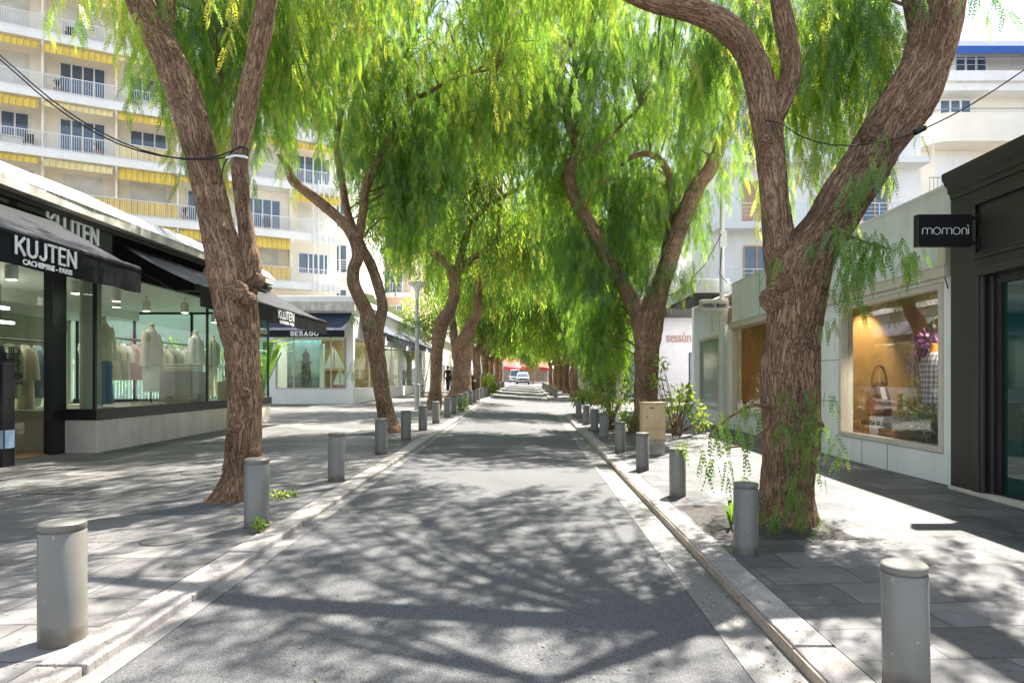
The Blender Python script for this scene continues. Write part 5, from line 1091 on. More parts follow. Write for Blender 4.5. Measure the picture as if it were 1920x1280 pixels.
# ---- first tree on the awning side
W1 = Wood(); Y = 7.1
W1.px(Y, [(432, 960, 0, 132), (439, 943, 0, 108), (445, 922, 0, 92), (451, 890, 0, 78), (457, 820, 0, 68), (457, 740, 0, 66), (455, 660, 0, 66), (449, 620, 0, 78), (440, 565, 0, 86), (434, 515, 0, 92), (422, 475, 0, 76), (405, 420, .05, 66), (389, 345, .1, 66), (366, 250, .2, 70), (338, 165, .3, 70), (300, 80, .4, 64), (262, 0, .5, 60), (232, -120, .6, 54), (195, -300, .8, 42), (170, -480, 1, 24)], n=72, step=.03, seed=0)
W1.px(Y, [(452, 560, .02, 56), (468, 500, 0, 44), (464, 450, 0, 34), (455, 385, 0, 30), (450, 320, 0, 36), (455, 250, 0, 40), (468, 165, 0, 42), (488, 70, 0, 42), (502, -10, -.05, 40), (530, -160, -.2, 32), (590, -350, -.5, 20), (640, -500, -.9, 10)], n=40, step=.04, seed=4)
for u, v, dy, w_ in ((474, 525, -.06, 34), (410, 530, -.16, 44), (440, 545, -.24, 40), (455, 735, -.2, 20), (440, 800, -.18, 22), (475, 850, -.17, 18), (395, 510, -.05, 30), (462, 560, -.2, 26)):
    p_ = P(u, v, Y + dy); r_ = w_ / 2 / F * Y; W1.limb([(p_[0], p_[1] + .12, p_[2] + .02, r_ * .9), (p_[0], p_[1] + .03, p_[2], r_), (p_[0], p_[1] - .005, p_[2] - .01, r_ * .8), (p_[0], p_[1] - .022, p_[2] - .01, r_ * .4)], n=22, step=.02, rough=1.2, seed=u, att=False)
W1.px(Y, [(300, 80, .4, 40), (330, -60, .8, 30), (420, -250, 1.4, 20), (520, -380, 2.0, 12)], n=16, step=.08, seed=6)
W1.px(Y, [(412, 160, 1.6, 15), (405, 100, 1.5, 16), (390, 20, 1.3, 17), (360, -80, 1.0, 18)], n=12, step=.08, seed=8)
L1 = Leaves(); CL1 = [(-400, -2000, 150, 420), (-300, 95, 235, 420), (0, 185, 285, 420), (0, 260, 330, 430), (480, 330, 700, 600), (560, 210, 1000, 600), (640, 100, 1300, 600)]
grow(W1, L1, [(-4.75, 8.4, 6.5, 1.4, 1.3, 1.0, 58, 8, 1.5, .55), (-3.95, 9.2, 6.5, 1.3, 1.1, 1.0, 52, 8, 2.1, .62), (-3.4, 7.6, 7.6, 2.6, 2.4, 1.3, 54, 8, 1.5, .5), (-1.4, 8.2, 8.6, 2.4, 2.6, 1.0, 30, 9, 1.2, .55), (-2.0, 11.6, 9.7, 2.8, 1.8, 1.0, 62, 9, 1.4, .5), (-2.7, 8.4, 6.6, .9, 1.0, .8, 22, 8, 1.4, .6)], NEAR, .065, CL1, show=20)
tree('big pepper tree with a forked trunk and thick limb leaning over the cashmere roof'.replace('cashmere', 'clothing'), (-3.2, 7.1, gl(7.1)), W1, L1)
# ---- first tree on the boutique side
W2 = Wood(); Y = 6.9
W2.px(Y, [(1468, 990, 0, 150), (1474, 962, 0, 124), (1476, 925, 0, 106), (1478, 860, 0, 110), (1477, 780, 0, 108), (1480, 700, 0, 108), (1487, 620, 0, 110), (1491, 560, 0, 114), (1496, 515, 0, 128), (1522, 465, 0, 112), (1556, 418, 0, 100), (1600, 345, 0, 102), (1650, 265, 0, 110), (1700, 190, 0, 114), (1735, 120, 0, 110), (1755, 50, 0, 106), (1770, -20, 0, 100), (1800, -150, .1, 84), (1830, -320, .3, 60), (1850, -480, .5, 30)], n=80, step=.03, seed=11)
W2.px(Y, [(1484, 540, -.02, 80), (1470, 490, 0, 74), (1461, 430, 0, 64), (1452, 360, 0, 58), (1444, 290, 0, 58), (1436, 225, 0, 62), (1426, 165, 0, 60), (1408, 110, 0, 56), (1385, 72, 0, 54), (1345, 38, 0, 52), (1295, 18, 0, 48), (1230, 2, .05, 44), (1150, -28, .1, 40), (1050, -62, .2, 36), (930, -75, .3, 30), (820, -50, .4, 20), (740, -60, .5, 10)], n=44, step=.04, seed=14)
W2.px(Y, [(1442, 240, 0, 46), (1462, 195, 0, 46), (1480, 150, 0, 44), (1482, 110, 0, 42), (1473, 55, 0, 40), (1463, 0, 0, 38), (1452, -100, .1, 34), (1430, -260, .3, 24), (1420, -400, .5, 12)], n=36, step=.04, seed=17)
for u, v, dy, w_ in ((1503, 650, -.27, 46), (1455, 560, -.2, 50), (1475, 525, -.26, 46), (1530, 800, -.1, 34), (1527, 735, -.12, 24), (1468, 480, -.18, 40), (1442, 262, -.13, 30), (1640, 250, -.24, 40)):
    p_ = P(u, v, Y + dy); r_ = w_ / 2 / F * Y; W2.limb([(p_[0], p_[1] + .12, p_[2] + .02, r_ * .9), (p_[0], p_[1] + .03, p_[2], r_), (p_[0], p_[1] - .005, p_[2] - .01, r_ * .8), (p_[0], p_[1] - .022, p_[2] - .01, r_ * .4)], n=22, step=.02, rough=1.2, seed=u, att=False)
W2.px(Y, [(1740, 110, .1, 50), (1690, -60, .6, 40), (1600, -220, 1.2, 26), (1520, -330, 1.7, 12)], n=14, step=.08, seed=21)
W2.px(Y, [(1440, 762, -.25, 9), (1410, 760, -.35, 8), (1372, 778, -.45, 7), (1330, 815, -.55, 4)], n=6, step=.06, rough=0)
W2.px(Y, [(1440, 800, -.25, 8), (1405, 830, -.35, 6), (1360, 840, -.5, 4)], n=6, step=.06, rough=0)
W2.px(Y, [(1560, 420, -.25, 12), (1590, 440, -.4, 9), (1625, 455, -.5, 6), (1680, 470, -.5, 3)], n=6, step=.06, rough=0)
L2 = Leaves(); CL2 = [(1790, -60, 1816, 420), (1700, 85, 1990, 430), (1880, -2000, 2600, 430), (1300, 330, 1425, 900), (700, 90, 1225, 700), (900, 150, 1290, 700)]
grow(W2, L2, [(3.7, 7.9, 5.6, .75, .7, .75, 30, 9, 1.6, .55), (4.15, 7.3, 5.4, .35, .4, .8, 10, 8, 1.1, .45), (2.0, 7.7, 5.7, .85, .8, .5, 24, 8, 1.1, .55), (3.4, 8.2, 8.2, 2.8, 2.4, 1.3, 54, 8, 1.5, .5), (.6, 8.4, 8.4, 2.2, 2.4, 1.0, 28, 9, 1.2, .55), (2.2, 11.4, 9.6, 3.2, 2.0, 1.0, 74, 9, 1.5, .5), (.2, 12.8, 10.2, 2.2, 1.4, .8, 36, 9, 1.4, .5), (5.2, 8.6, 7.6, 1.2, 1.5, 1.0, 30, 7, 1.4, .5), (4.62, 6.5, 5.5, .12, .2, .2, 4, 4, .75, .3)], NEAR, .065, CL2, show=26)
def clump(lv, pts, Y, kind=NEAR, ds=.05, dirn=None):
    """short fronds growing from picture-measured points at depth Y: (u,v,n,length,spread,tint)"""
    for u, v, n, l, sp, tint in pts:
        c = np.array(P(u, v, Y)); S = c + rng.normal(size=(n, 3)) * np.array((sp, .08, sp))
        O = rng.normal(size=(n, 3)) * np.array((.8, .5, 0)) + np.array((0, -.5, 0)); O /= np.linalg.norm(O, axis=1)[:, None] + 1e-9
        lv.strands(S, O, l * rng.uniform(.5, 1.2, n), np.full(n, tint), kind, ds)
clump(L2, [(1600, 425, 3, .30, .06, .5), (1625, 442, 4, .34, .07, .5), (1655, 455, 5, .36, .09, .55), (1692, 470, 4, .30, .07, .6), (1580, 470, 4, .42, .06, .45), (1610, 490, 3, .30, .05, .55), (1575, 335, 3, .34, .08, .5), (1440, 490, 2, .2, .03, .4), (1640, 290, 4, .3, .10, .5), (1558, 600, 2, .15, .03, .6), (1562, 540, 3, .28, .05, .5), (1530, 440, 3, .25, .05, .4)], 6.35)
clump(L2, [(1490, 735, 3, .3, .07, .4), (1515, 760, 4, .34, .08, .35), (1475, 790, 3, .28, .07, .4), (1530, 800, 4, .34, .05, .4), (1500, 840, 3, .3, .08, .4), (1465, 870, 3, .3, .08, .45), (1480, 915, 5, .34, .09, .4), (1455, 935, 4, .26, .07, .4), (1505, 960, 3, .2, .07, .45), (1440, 965, 3, .2, .05, .5)], 6.28, ('pinnate', .20, 7, .05, .0075), .06)
clump(L2, [(1400, 760, 3, .2, .05, .5), (1375, 785, 3, .24, .06, .5), (1340, 812, 4, .28, .07, .55), (1325, 840, 3, .22, .06, .6), (1395, 830, 3, .22, .06, .45), (1360, 845, 4, .24, .07, .45), (1380, 885, 2, .2, .05, .4)], 6.3, ('pinnate', .2, 6, .05, .011), .06)
tree('stout pepper tree with ferny shoots and a big limb leaning towards the boutique', (2.82, 6.9, gr(6.9)), W2, L2)
# ---- second pair
W3 = Wood(); Y = 15.3
W3.px(Y, [(738, 822, 0, 52), (728, 795, 0, 40), (722, 765, 0, 34), (714, 720, 0, 32), (707, 670, 0, 33), (700, 630, 0, 37), (688, 585, 0, 28), (672, 555, 0, 26), (662, 530, 0, 25), (663, 505, 0, 24), (671, 485, 0, 24), (671, 462, 0, 26), (660, 437, 0, 24), (630, 405, 0, 21), (598, 378, 0, 20), (568, 355, -.1, 19), (548, 338, -.2, 18), (540, 315, -.3, 12), (520, 290, -.4, 6)], n=40, step=.05, seed=31)
W3.px(Y, [(671, 455, 0, 20), (680, 400, .1, 17), (688, 345, .2, 17), (710, 300, .3, 16), (738, 245, .4, 15), (764, 200, .5, 16), (766, 180, .5, 14), (755, 145, .5, 11), (765, 100, .6, 11), (790, 55, .7, 9), (810, 0, .8, 7), (820, -80, .9, 5)], n=24, step=.06, seed=34)
W3.px(Y, [(703, 632, .1, 30), (714, 598, .15, 22), (717, 572, .2, 20), (709, 535, .3, 20), (697, 500, .4, 20), (680, 465, .5, 18), (662, 425, .6, 15), (648, 385, .7, 15), (640, 330, .8, 14), (632, 280, .9, 13), (637, 230, 1.0, 10), (650, 150, 1.1, 8), (640, 60, 1.2, 5)], n=24, step=.06, seed=37)
W3.px(Y, [(768, 190, .5, 10), (810, 170, .3, 8), (870, 140, 0, 6), (940, 130, -.3, 4)], n=10, step=.1, seed=38)
L3 = Leaves(); CL3 = [(470, 385, 562, 700), (562, 250, 612, 345), (600, 300, 640, 620), (480, 560, 700, 760), (690, 395, 722, 520), (690, 560, 800, 800), (800, 470, 1300, 800), (0, 0, 470, 800)]
grow(W3, L3, [(-3.9, 15.6, 9.2, 2.2, 2.4, 2.2, 150, 8, 1.9, .5), (-4.6, 15.4, 7.2, 1.2, 1.4, 1.4, 46, 8, 1.5, .45), (-2.9, 15.9, 7.4, 1.0, 1.3, 1.5, 60, 9, 2.0, .42), (-1.2, 15.6, 9.4, 2.3, 2.6, 1.7, 130, 8, 1.7, .6), (-3.3, 16.6, 5.6, .55, .6, .8, 20, 8, 1.3, .45), (-5.2, 15.6, 9.6, 1.3, 1.6, 1.3, 50, 8, 1.8, .55)], MID, .105, CL3, show=12, dens=.78)
clump(L3, [(1170 / 2 + 90, 592, 4, .4, .15, .6), (668, 690, 0 or 2, .3, .1, .5), (770, 600, 3, .6, .08, .3)], 15.1, MID, .08)
tree('slender pepper tree with two wavy stems in front of the navy awnings', (-3.4, 15.3, gl(15.3)), W3, L3)
W4 = Wood(); Y = 18
W4.px(Y, [(1212, 815, 0, 76), (1212, 780, 0, 52), (1211, 740, 0, 46), (1212, 690, 0, 46), (1214, 650, 0, 50), (1215, 615, 0, 58), (1222, 585, 0, 54), (1236, 545, 0, 38), (1254, 490, 0, 34), (1270, 440, 0, 35), (1290, 388, 0, 34), (1310, 345, 0, 32), (1335, 308, 0, 28), (1362, 240, .1, 20), (1385, 150, .2, 14), (1395, 40, .3, 8)], n=48, step=.05, seed=41)
W4.px(Y, [(1208, 620, 0, 40), (1190, 572, 0, 32), (1165, 528, 0, 28), (1140, 486, 0, 28), (1115, 440, 0, 28), (1092, 396, 0, 28), (1072, 352, 0, 27), (1066, 322, 0, 25), (1080, 297, 0, 22), (1086, 280, 0, 20), (1072, 250, .1, 18), (1064, 215, .2, 16), (1068, 185, .2, 14), (1078, 120, .3, 11), (1070, 40, .4, 7)], n=30, step=.06, seed=44)
W4.px(Y, [(1238, 545, .2, 24), (1250, 470, .3, 20), (1258, 400, .3, 18), (1257, 345, .3, 16), (1242, 306, .2, 14), (1215, 289, .1, 12), (1190, 292, 0, 10), (1165, 310, -.1, 6)], n=18, step=.07, seed=47)
W4.px(Y, [(1080, 300, 0, 16), (1110, 285, -.2, 10), (1150, 250, -.4, 7), (1200, 200, -.6, 5)], n=10, step=.1, seed=48)
L4 = Leaves(); CL4 = [(1320, 400, 1420, 760), (1275, 560, 1340, 760), (700, 420, 990, 760), (1196, 640, 1330, 860), (1430, 330, 1560, 700)]
grow(W4, L4, [(3.5, 18.2, 9.6, 2.6, 2.4, 2.2, 150, 8, 1.9, .5), (1.4, 18.2, 8.6, 1.5, 1.8, 2.0, 90, 8, 2.2, .48), (4.7, 18.3, 7.2, 1.2, 1.4, 1.3, 50, 8, 1.8, .5), (3.2, 18.6, 6.4, 1.4, 1.2, 1.5, 60, 8, 1.8, .42), (-.6, 18.0, 10.0, 1.8, 2.2, 1.6, 90, 8, 1.6, .62), (1.9, 18.4, 12.2, 2.2, 2.0, 1.0, 80, 8, 1.5, .6), (2.7, 17.7, 4.4, .8, .6, .7, 36, 8, 1.2, .28), (1.9, 18.0, 5.4, .8, .8, 1.2, 36, 8, 1.6, .4), (3.9, 17.8, 4.4, .5, .6, .5, 14, 8, .7, .75), (2.6, 19.6, 3.5, .7, .5, .9, 46, 9, 1.5, .42), (2.3, 18.9, 2.3, .4, .4, .5, 14, 9, .9, .6)], MID, .105, CL4, show=15, dens=.8)
tree('gnarled pepper tree with swollen fork and curling limb behind the beige cabinet', (3.37, 18, gr(18)), W4, L4)
# ---- third and fourth on the awning side, third on the boutique side
W5 = Wood(); Y = 25
W5.px(Y, [(813, 775, 0, 34), (816, 740, 0, 26), (818, 700, 0, 22), (821, 650, 0, 24), (829, 605, 0, 26), (845, 578, 0, 23), (853, 548, 0, 22), (850, 518, 0, 22), (838, 496, 0, 16), (818, 477, 0, 14), (797, 460, 0, 13), (785, 440, 0, 7)], n=28, step=.07, seed=51)
W5.px(Y, [(852, 525, 0, 16), (868, 500, 0, 13), (893, 480, 0, 12), (918, 463, 0, 12), (936, 440, 0, 10), (934, 405, .1, 7)], n=16, step=.08, seed=52)
W5.px(Y, [(850, 525, .2, 18), (862, 490, .3, 15), (872, 450, .3, 13), (882, 425, .3, 11), (908, 392, .3, 10), (950, 365, .4, 9), (994, 343, .5, 8), (1030, 300, .6, 5)], n=16, step=.08, seed=53)
L5 = Leaves(); CL5 = [(690, 560, 800, 800), (500, 300, 640, 800), (930, 615, 1085, 800), (800, 560, 1100, 800), (590, 300, 690, 700)]
grow(W5, L5, [(-3.6, 25.5, 9.5, 2.6, 2.6, 3.0, 190, 10, 2.0, .55), (-2.6, 25, 6.9, 1.7, 1.6, 1.5, 70, 10, 1.7, .6), (-.6, 25, 9.8, 2.2, 2.4, 2.6, 140, 10, 2.0, .58), (-.4, 25.6, 6.8, 1.5, 1.4, 1.3, 50, 10, 1.5, .62), (-5.6, 25.5, 8.5, 1.4, 1.8, 2.0, 60, 9, 1.8, .5)], ('simple', .29, .022), .08, CL5, show=12)
tree('pepper tree with a Y shaped fork and a sawn off limb by the street lamp'.replace('Y shaped', 'wide open'), (-3.5, 25, gl(25)), W5, L5)
W6 = Wood(); Y = 34
W6.px(Y, [(860, 752, 0, 56), (864, 730, 0, 40), (866, 690, 0, 36), (867, 655, 0, 40), (874, 630, 0, 30), (886, 605, 0, 22), (896, 580, 0, 20), (896, 558, 0, 19), (900, 540, 0, 18), (916, 510, 0, 14), (938, 480, 0, 11), (950, 440, 0, 7)], n=28, step=.09, seed=61)
W6.px(Y, [(898, 545, .1, 14), (887, 530, .1, 12), (876, 503, .1, 11), (869, 470, .1, 9), (860, 430, .2, 6)], n=14, step=.1, seed=62)
W6.px(Y, [(862, 660, .1, 26), (852, 640, .2, 18), (850, 610, .3, 14), (842, 560, .4, 9)], n=14, step=.1, seed=63)
L6 = Leaves(); CL6 = [(925, 640, 1085, 800), (700, 600, 935, 800), (690, 480, 800, 800)]
grow(W6, L6, [(-3.4, 34, 9.0, 3.2, 3.0, 3.4, 220, 9, 2.4, .5), (-.8, 34, 8.6, 2.6, 2.6, 2.2, 130, 9, 2.2, .6), (-2.4, 34, 5.6, 1.2, 1.4, 1.1, 36, 9, 1.5, .55)], FARK, .105, CL6, show=9)
tree('old pepper tree with a thick knobbly trunk beside the row of small bollards', (-3.5, 34, gl(34)), W6, L6)
W7 = Wood(); Y = 28
W7.px(Y, [(1124, 758, 0, 34), (1122, 720, 0, 24), (1120, 660, 0, 21), (1116, 610, 0, 19), (1106, 565, 0, 16), (1097, 520, 0, 14), (1093, 480, 0, 12), (1096, 430, 0, 9), (1110, 370, .2, 6)], n=24, step=.08, seed=71)
W7.px(Y, [(1116, 610, .1, 14), (1135, 570, .2, 11), (1150, 520, .3, 9), (1160, 450, .4, 6)], n=14, step=.1, seed=72)
L7 = Leaves(); CL7 = [(925, 625, 1060, 800), (1180, 560, 1330, 800), (900, 690, 1092, 800)]
grow(W7, L7, [(3.6, 28, 8.6, 2.8, 2.6, 2.8, 170, 9, 2.2, .45), (1.0, 28, 8.6, 2.2, 2.4, 2.4, 130, 9, 2.3, .45), (3.4, 27, 4.2, 1.0, .9, 1.2, 46, 9, 1.5, .38), (2.7, 28, 5.6, 1.0, 1.0, 1.1, 40, 9, 1.5, .34), (3.3, 25.6, 2.2, .7, .6, .9, 26, 9, 1.2, .42), (2.7, 24.6, 3.3, .9, .6, .9, 46, 9, 1.4, .48)], ('simple', .31, .023), .088, CL7)
tree('pepper tree almost hidden in hanging green leaves behind the white lamp post', (3.4, 28, gr(28)), W7, L7)
# ---- far trees: two kinds, copied
def far_tree(seed):
    W = Wood(); r_ = np.random.default_rng(seed)
    W.limb([(0, 0, -.1, .42), (.02, 0, .5, .30), (.1, .05, 1.6, .27), (.05, .1, 2.6, .28), (.5, .2, 3.8, .2), (1.1, .1, 5.0, .17), (1.9, -.2, 6.4, .12), (2.6, -.3, 7.6, .06)], n=18, step=.2, seed=seed)
    W.limb([(.05, .1, 2.6, .22), (-.4, -.1, 3.6, .18), (-.6, .2, 5.0, .15), (-1.1, .4, 6.6, .1), (-1.3, .3, 8, .05)], n=14, step=.2, seed=seed + 3)
    W.limb([(.5, .2, 3.8, .14), (.3, .6, 5.4, .1), (.6, .9, 7.2, .06)], n=10, step=.25, seed=seed + 5)
    L = Leaves(); grow(W, L, [(0, 0, 8.0, 3.4, 3.2, 3.0, 210, 9, 2.3, .42 + .12 * (seed % 2)), (2.8, 0, 7.8, 2.6, 2.6, 2.2, 130, 9, 2.4, .52), (.6, 0, 5.0, 1.5, 1.5, 1.0, 40, 9, 1.5, .45)], ('simple', .38, .031), .14)
    t = tree('', (0, 0, 0), W, L); return t.e
FT = [far_tree(81), far_tree(92)]; used = [False, False]
FARS = [(-3.4, 44, 'pepper tree with a slim straight trunk just past the knobbly old tree'), (-3.4, 53, 'pepper tree beside the parked scooters, dark trunk under bright leaves'), (-3.4, 62, 'distant pepper tree, third from the street end on the awning side'), (-3.3, 72, 'distant pepper tree, second from the street end on the awning side'), (-3.3, 84, 'small looking pepper tree closing the awning side row'),
        (3.5, 45, 'pepper tree on the far corner of the side street'), (3.5, 54, 'dark leaved pepper tree, second beyond the side street'), (3.5, 63, 'pepper tree with a leaning reddish trunk, third beyond the side street'), (3.5, 73, 'distant pepper tree, fourth beyond the side street'), (3.4, 85, 'small looking pepper tree closing the boutique side row'), (1.6, 118, 'bare limbed tree standing before the red awnings at the street end')]
for i, (x, y, lb) in enumerate(FARS):
    k = i % 2; o = FT[k] if not used[k] else copy_tree(FT[k]); used[k] = True
    g = gl(y) if x < 0 else gr(y); o.location = (x * K, y * K, g * K); s_ = [1, 1.06, .95, 1.02, .98][i % 5]; o.scale = (s_, s_, s_ * (1.0 if i != 10 else .75))
    o.rotation_euler = (0, 0, (0 if x < 0 else math.pi) + random.uniform(-.35, .35)); o['label'] = lb
# ---- small bright tree beyond the lamp, shrubs and weeds
def bush(name, label, cat, base, blobs, material, ll=.12, lw=.028, stems=True, sr=1.0, tint=.5):
    L = Leaves(); W = Wood()
    for (cx, cy, cz, r, n) in blobs:
        d = rng.normal(size=(n, 3)); d /= np.linalg.norm(d, axis=1)[:, None]; q = rng.random(n) ** .5
        c = np.array((cx, cy, cz)) + d * q[:, None] * r; D = d + rng.normal(size=(n, 3)) * .5 + np.array((0, 0, -.25)); D /= np.linalg.norm(D, axis=1)[:, None]
        L.leafset(c, D, np.clip(tint + rng.normal(size=n) * .25, 0, 1), ('simple', ll, lw))
        for k in range(3):
            e = np.array((cx, cy, cz)) + d[k] * r * .8; b = np.array(base) + rng.normal(size=3) * np.array((.06, .06, 0)) * sr
            W.limb([(*b, .018 * sr), (*((b + e) / 2 + np.array((0, 0, .1 * sr))), .013 * sr), (*e, .006 * sr)], n=5, step=.15, rough=0, att=False)
    t = Thing(name, label, cat, base); link('foliage', L.mesh('foliage', base), material, t.e); link('stem', W.mesh('stem', base), M['bark'], t.e); return t
b_ = (-6.6, 41, gl(41)); bush('small_tree', 'small yellow green tree behind the mushroom street lamp', 'tree', b_, [(-6.9, 41, 5.6, 1.2, 900), (-6.2, 41.3, 4.6, 1.0, 700), (-5.4, 41, 5.0, .9, 500)], M['leaf_bright'], .2, .05)
g = gr(16.5)
bush('shrub', 'bright green leafy shrub drooping over the slate beside the beige cabinet', 'shrub', (3.9, 16.6, g), [(3.9, 16.5, g + .95, .36, 190), (4.25, 16.2, g + .75, .30, 150), (4.45, 16.1, g + .4, .24, 110), (3.6, 16.8, g + .5, .3, 100), (3.5, 17, g + 1.4, .2, 90), (3.65, 17.2, g + 1.9, .18, 70), (4.1, 16.4, g + 1.15, .2, 110)], M['leaf_bright'], .15, .022)
g = gr(19)
bush('shrub', 'leafy shrub with bright tips growing between bollards and the white lamp post', 'shrub', (2.5, 18.6, g), [(2.3, 18.4, g + .85, .32, 170), (2.7, 18.6, g + .6, .3, 130), (2.95, 18.2, g + 1.1, .34, 150), (2.2, 18.2, g + .45, .22, 90), (2.85, 17.5, g + .35, .25, 150), (2.5, 18.6, g + 1.4, .22, 120)], M['leaf_bright'], .14, .022, tint=.35)
g = gr(24)
bush('shrub', 'yellow green shrub behind the last bollards before the side street', 'shrub', (2.35, 24, g), [(2.3, 24, g + .75, .3, 240), (1.95, 24, g + .65, .25, 200)], M['leaf_bright'], .16, .03, tint=.8)
g = gr(26)
bush('shrub', 'dark green tall shrub wrapped round the hidden trunk near the side street', 'shrub', (3.4, 25.5, g), [(3.3, 25.3, g + 1.2, .8, 900), (3.0, 25.6, g + 2.4, .8, 900), (3.6, 25.8, g + 3.2, .9, 900)], M['leaf'], .17, .03, tint=.3)
g = gl(24.2)
bush('shrub', 'dusty green shrub between two small bollards on the awning side', 'shrub', (-2.4, 24.0, g), [(-2.35, 23.9, g + .35, .22, 200), (-2.3, 23.7, g + .15, .18, 120)], M['leaf'], .1, .016, tint=.35)
g = gl(44)
bush('shrub', 'bright yellow green shrub at the kerb by the scooters', 'shrub', (-2.5, 43.5, g), [(-2.5, 43.4, g + .9, .5, 300), (-2.2, 43, g + .5, .4, 240)], M['leaf_bright'], .2, .05, tint=.7)
g = gl(5.7)
bush('weed', 'tiny bright green weed at the foot of a bollard', 'weed', (-2.33, 5.62, g), [(-2.33, 5.6, g + .06, .05, 60)], M['leaf_bright'], .05, .014, sr=.15, tint=.5)
bush('weed', 'small patch of green weeds beside the forked trunk', 'weed', (-2.75, 7.15, gl(7)), [(-2.72, 7.1, gl(7) + .02, .09, 120), (-2.62, 7.2, gl(7) + .01, .06, 60)], M['leaf'], .05, .012, sr=.15, tint=.6)
for bx_, by_, g, h, n, lb, nm in ((2.12, 6.6, gr(6.6), .36, 14, 'broad leaved green plant beside the bollard at the vine clad trunk', 'broad_leaf_plant'),):
    t = Thing(nm, lb, 'plant', (bx_, by_, g)); t.part('plant_leaves', spiky(bx_, by_, g, h, n), M['leaf_bright'])
t = Thing('banana_plant', 'broad leaved plant with big green leaves at the passage corner', 'plant', (-10.5, 25.6, gl(25))); t.part('plant_leaves', spiky(-10.6, 25.8, gl(25) + .6, 2.9, 12, 5), M['leaf_bright']); mb = MB(); mb.tube([(-10.6, 25.8, gl(25)), (-10.6, 25.8, gl(25) + .7)], .12, 10); t.part('stem', mb, M['wood'])
b_ = (-12.5, 23.8, gl(24)); bush('hedge', 'green hedge behind the white slat fence', 'hedge', b_, [(-15 + i * .9, 23.8, 1.6 + .3 * (i % 3), .7, 420) for i in range(6)], M['leaf_bright'], .16, .04)
# boutique window plants
bush('window_plant', 'yellowish bamboo like plant in the handbag window', 'plant', (6.95, 11.3, .34), [(6.9, 11.25, .95, .32, 260), (6.9, 11.3, .6, .3, 200), (6.95, 11.2, 1.25, .2, 90)], M['leaf_bright'], .13, .016, tint=.9)
bush('window_plant', 'dark green shrub under the plaid shirt in the boutique window', 'plant', (6.75, 10.65, .34), [(6.75, 10.6, .65, .32, 340), (6.8, 10.75, .4, .25, 200)], M['leaf_dark'], .12, .03)
bush('flower_cluster', 'hanging purple blossom cluster above the plaid shirt', 'flowers', (7.2, 11.2, 2.4), [(7.15, 11.2, 2.0, .3, 420), (7.1, 11.5, 1.65, .22, 260), (7.2, 10.8, 2.0, .22, 240), (7.1, 11.4, 1.3, .12, 90)], M['flower'], .08, .035)
bush('window_plant', 'leafy green hanging spray above the purple blossoms', 'plant', (7.3, 11.2, 2.8), [(7.3, 11.0, 2.55, .35, 260)], M['leaf'], .12, .025)
bush('window_plant', 'pale dry grasses in the far boutique window behind the trunk', 'plant', (6.9, 16.3, .43), [(6.8, 16.4, .8, .3, 160), (6.9, 16.2, 1.2, .3, 90)], M['leaf_bright'], .18, .012, tint=.95)

# ================================================================== STREET FURNITURE
def lamp(label, x, y, g, h, pm, r=.085):
    t = Thing('street_lamp', label, 'street lamp', (x, y, g), 'street lamps')
    mb = MB(); mb.tube([(x, y, g - .1), (x, y, g + 1.0), (x, y, g + 1.02), (x, y, g + h - .6)], [r * 1.25, r * 1.25, r, r * .75], 16); t.part('post', mb, pm, smooth=True)
    mb = MB(); mb.lathe([(r * .75, -.62), (.09, -.5), (.10, -.32), (.16, -.17), (.28, -.07), (.335, -.03), (.335, 0), (.30, .03), (.05, .06)], (x, y, g + h), 28); hd = t.part('lamp_head', mb, M['whitep'], smooth=True)
    mb = MB(); mb.lathe([(.345, -.005), (.35, .02), (.25, .045)], (x, y, g + h), 28); t.part('rim', mb, M['grey_frame'], parent=hd)
    mb = MB()
    for k in range(3): mb.tube([(x + (r + .015) * math.cos(a / 3), y + (r + .015) * math.sin(a / 3), g + h - 1.5 - k * .1 + .02 * math.sin(a * .9 + k)) for a in range(20)], .012, 5)
    t.part('tie_wire', mb, M['cable'])
lamp('pale street lamp with mushroom head rising past the navy awnings', -4.23, 25, gl(25), 4.93, M['post'])
lamp('thin whitish lamp post on the boutique side, its head lost in the leaves', 2.9, 20, gr(20), 6.0, M['post_w'], .06)
t = Thing('utility_cabinet', 'beige street cabinet with stained cement foot beside the pavement bollards', 'cabinet', (2.53, 12.7, gr(12.7)))
g = gr(12.7); x0, x1, y0, y1 = 2.31, 2.76, 12.6, 12.95
mb = MB(); mb.box(x0, x1, y0, y1, g + .29, g + 1.0); mb.box(x0 - .012, x1 + .012, y0 - .015, y1 + .015, g + 1.0, g + 1.035); t.part('body', mb, M['beige_box'], bevel=.008)
mb = MB(); mb.box(x0 + .005, x1 - .005, y0 + .005, y1, g - .05, g + .288); t.part('base', mb, M['conc_box'], bevel=.008)
mb = MB(); mb.box(x0 + .035, x1 - .025, y0 - .012, y0 + .001, g + .52, g + .985); d_ = t.part('door', mb, M['beige_box'], bevel=.006)
mb = MB(); mb.box(x0 + .13, x0 + .22, y0 - .018, y0 - .0125, g + .915, g + .935); t.part('vent', mb, M['black'], parent=d_); mb = MB(); mb.lathe([(.012, 0), (.012, .02)], (x0 + .09, y0 - .014, g + .74), 8); t.part('lock', mb, M['black'], parent=d_)
mb = MB(); mb.box(x0 + .035, x1 - .025, y0 - .010, y0 + .001, g + .30, g + .505); t.part('lower_panel', mb, M['beige_box'], bevel=.005)
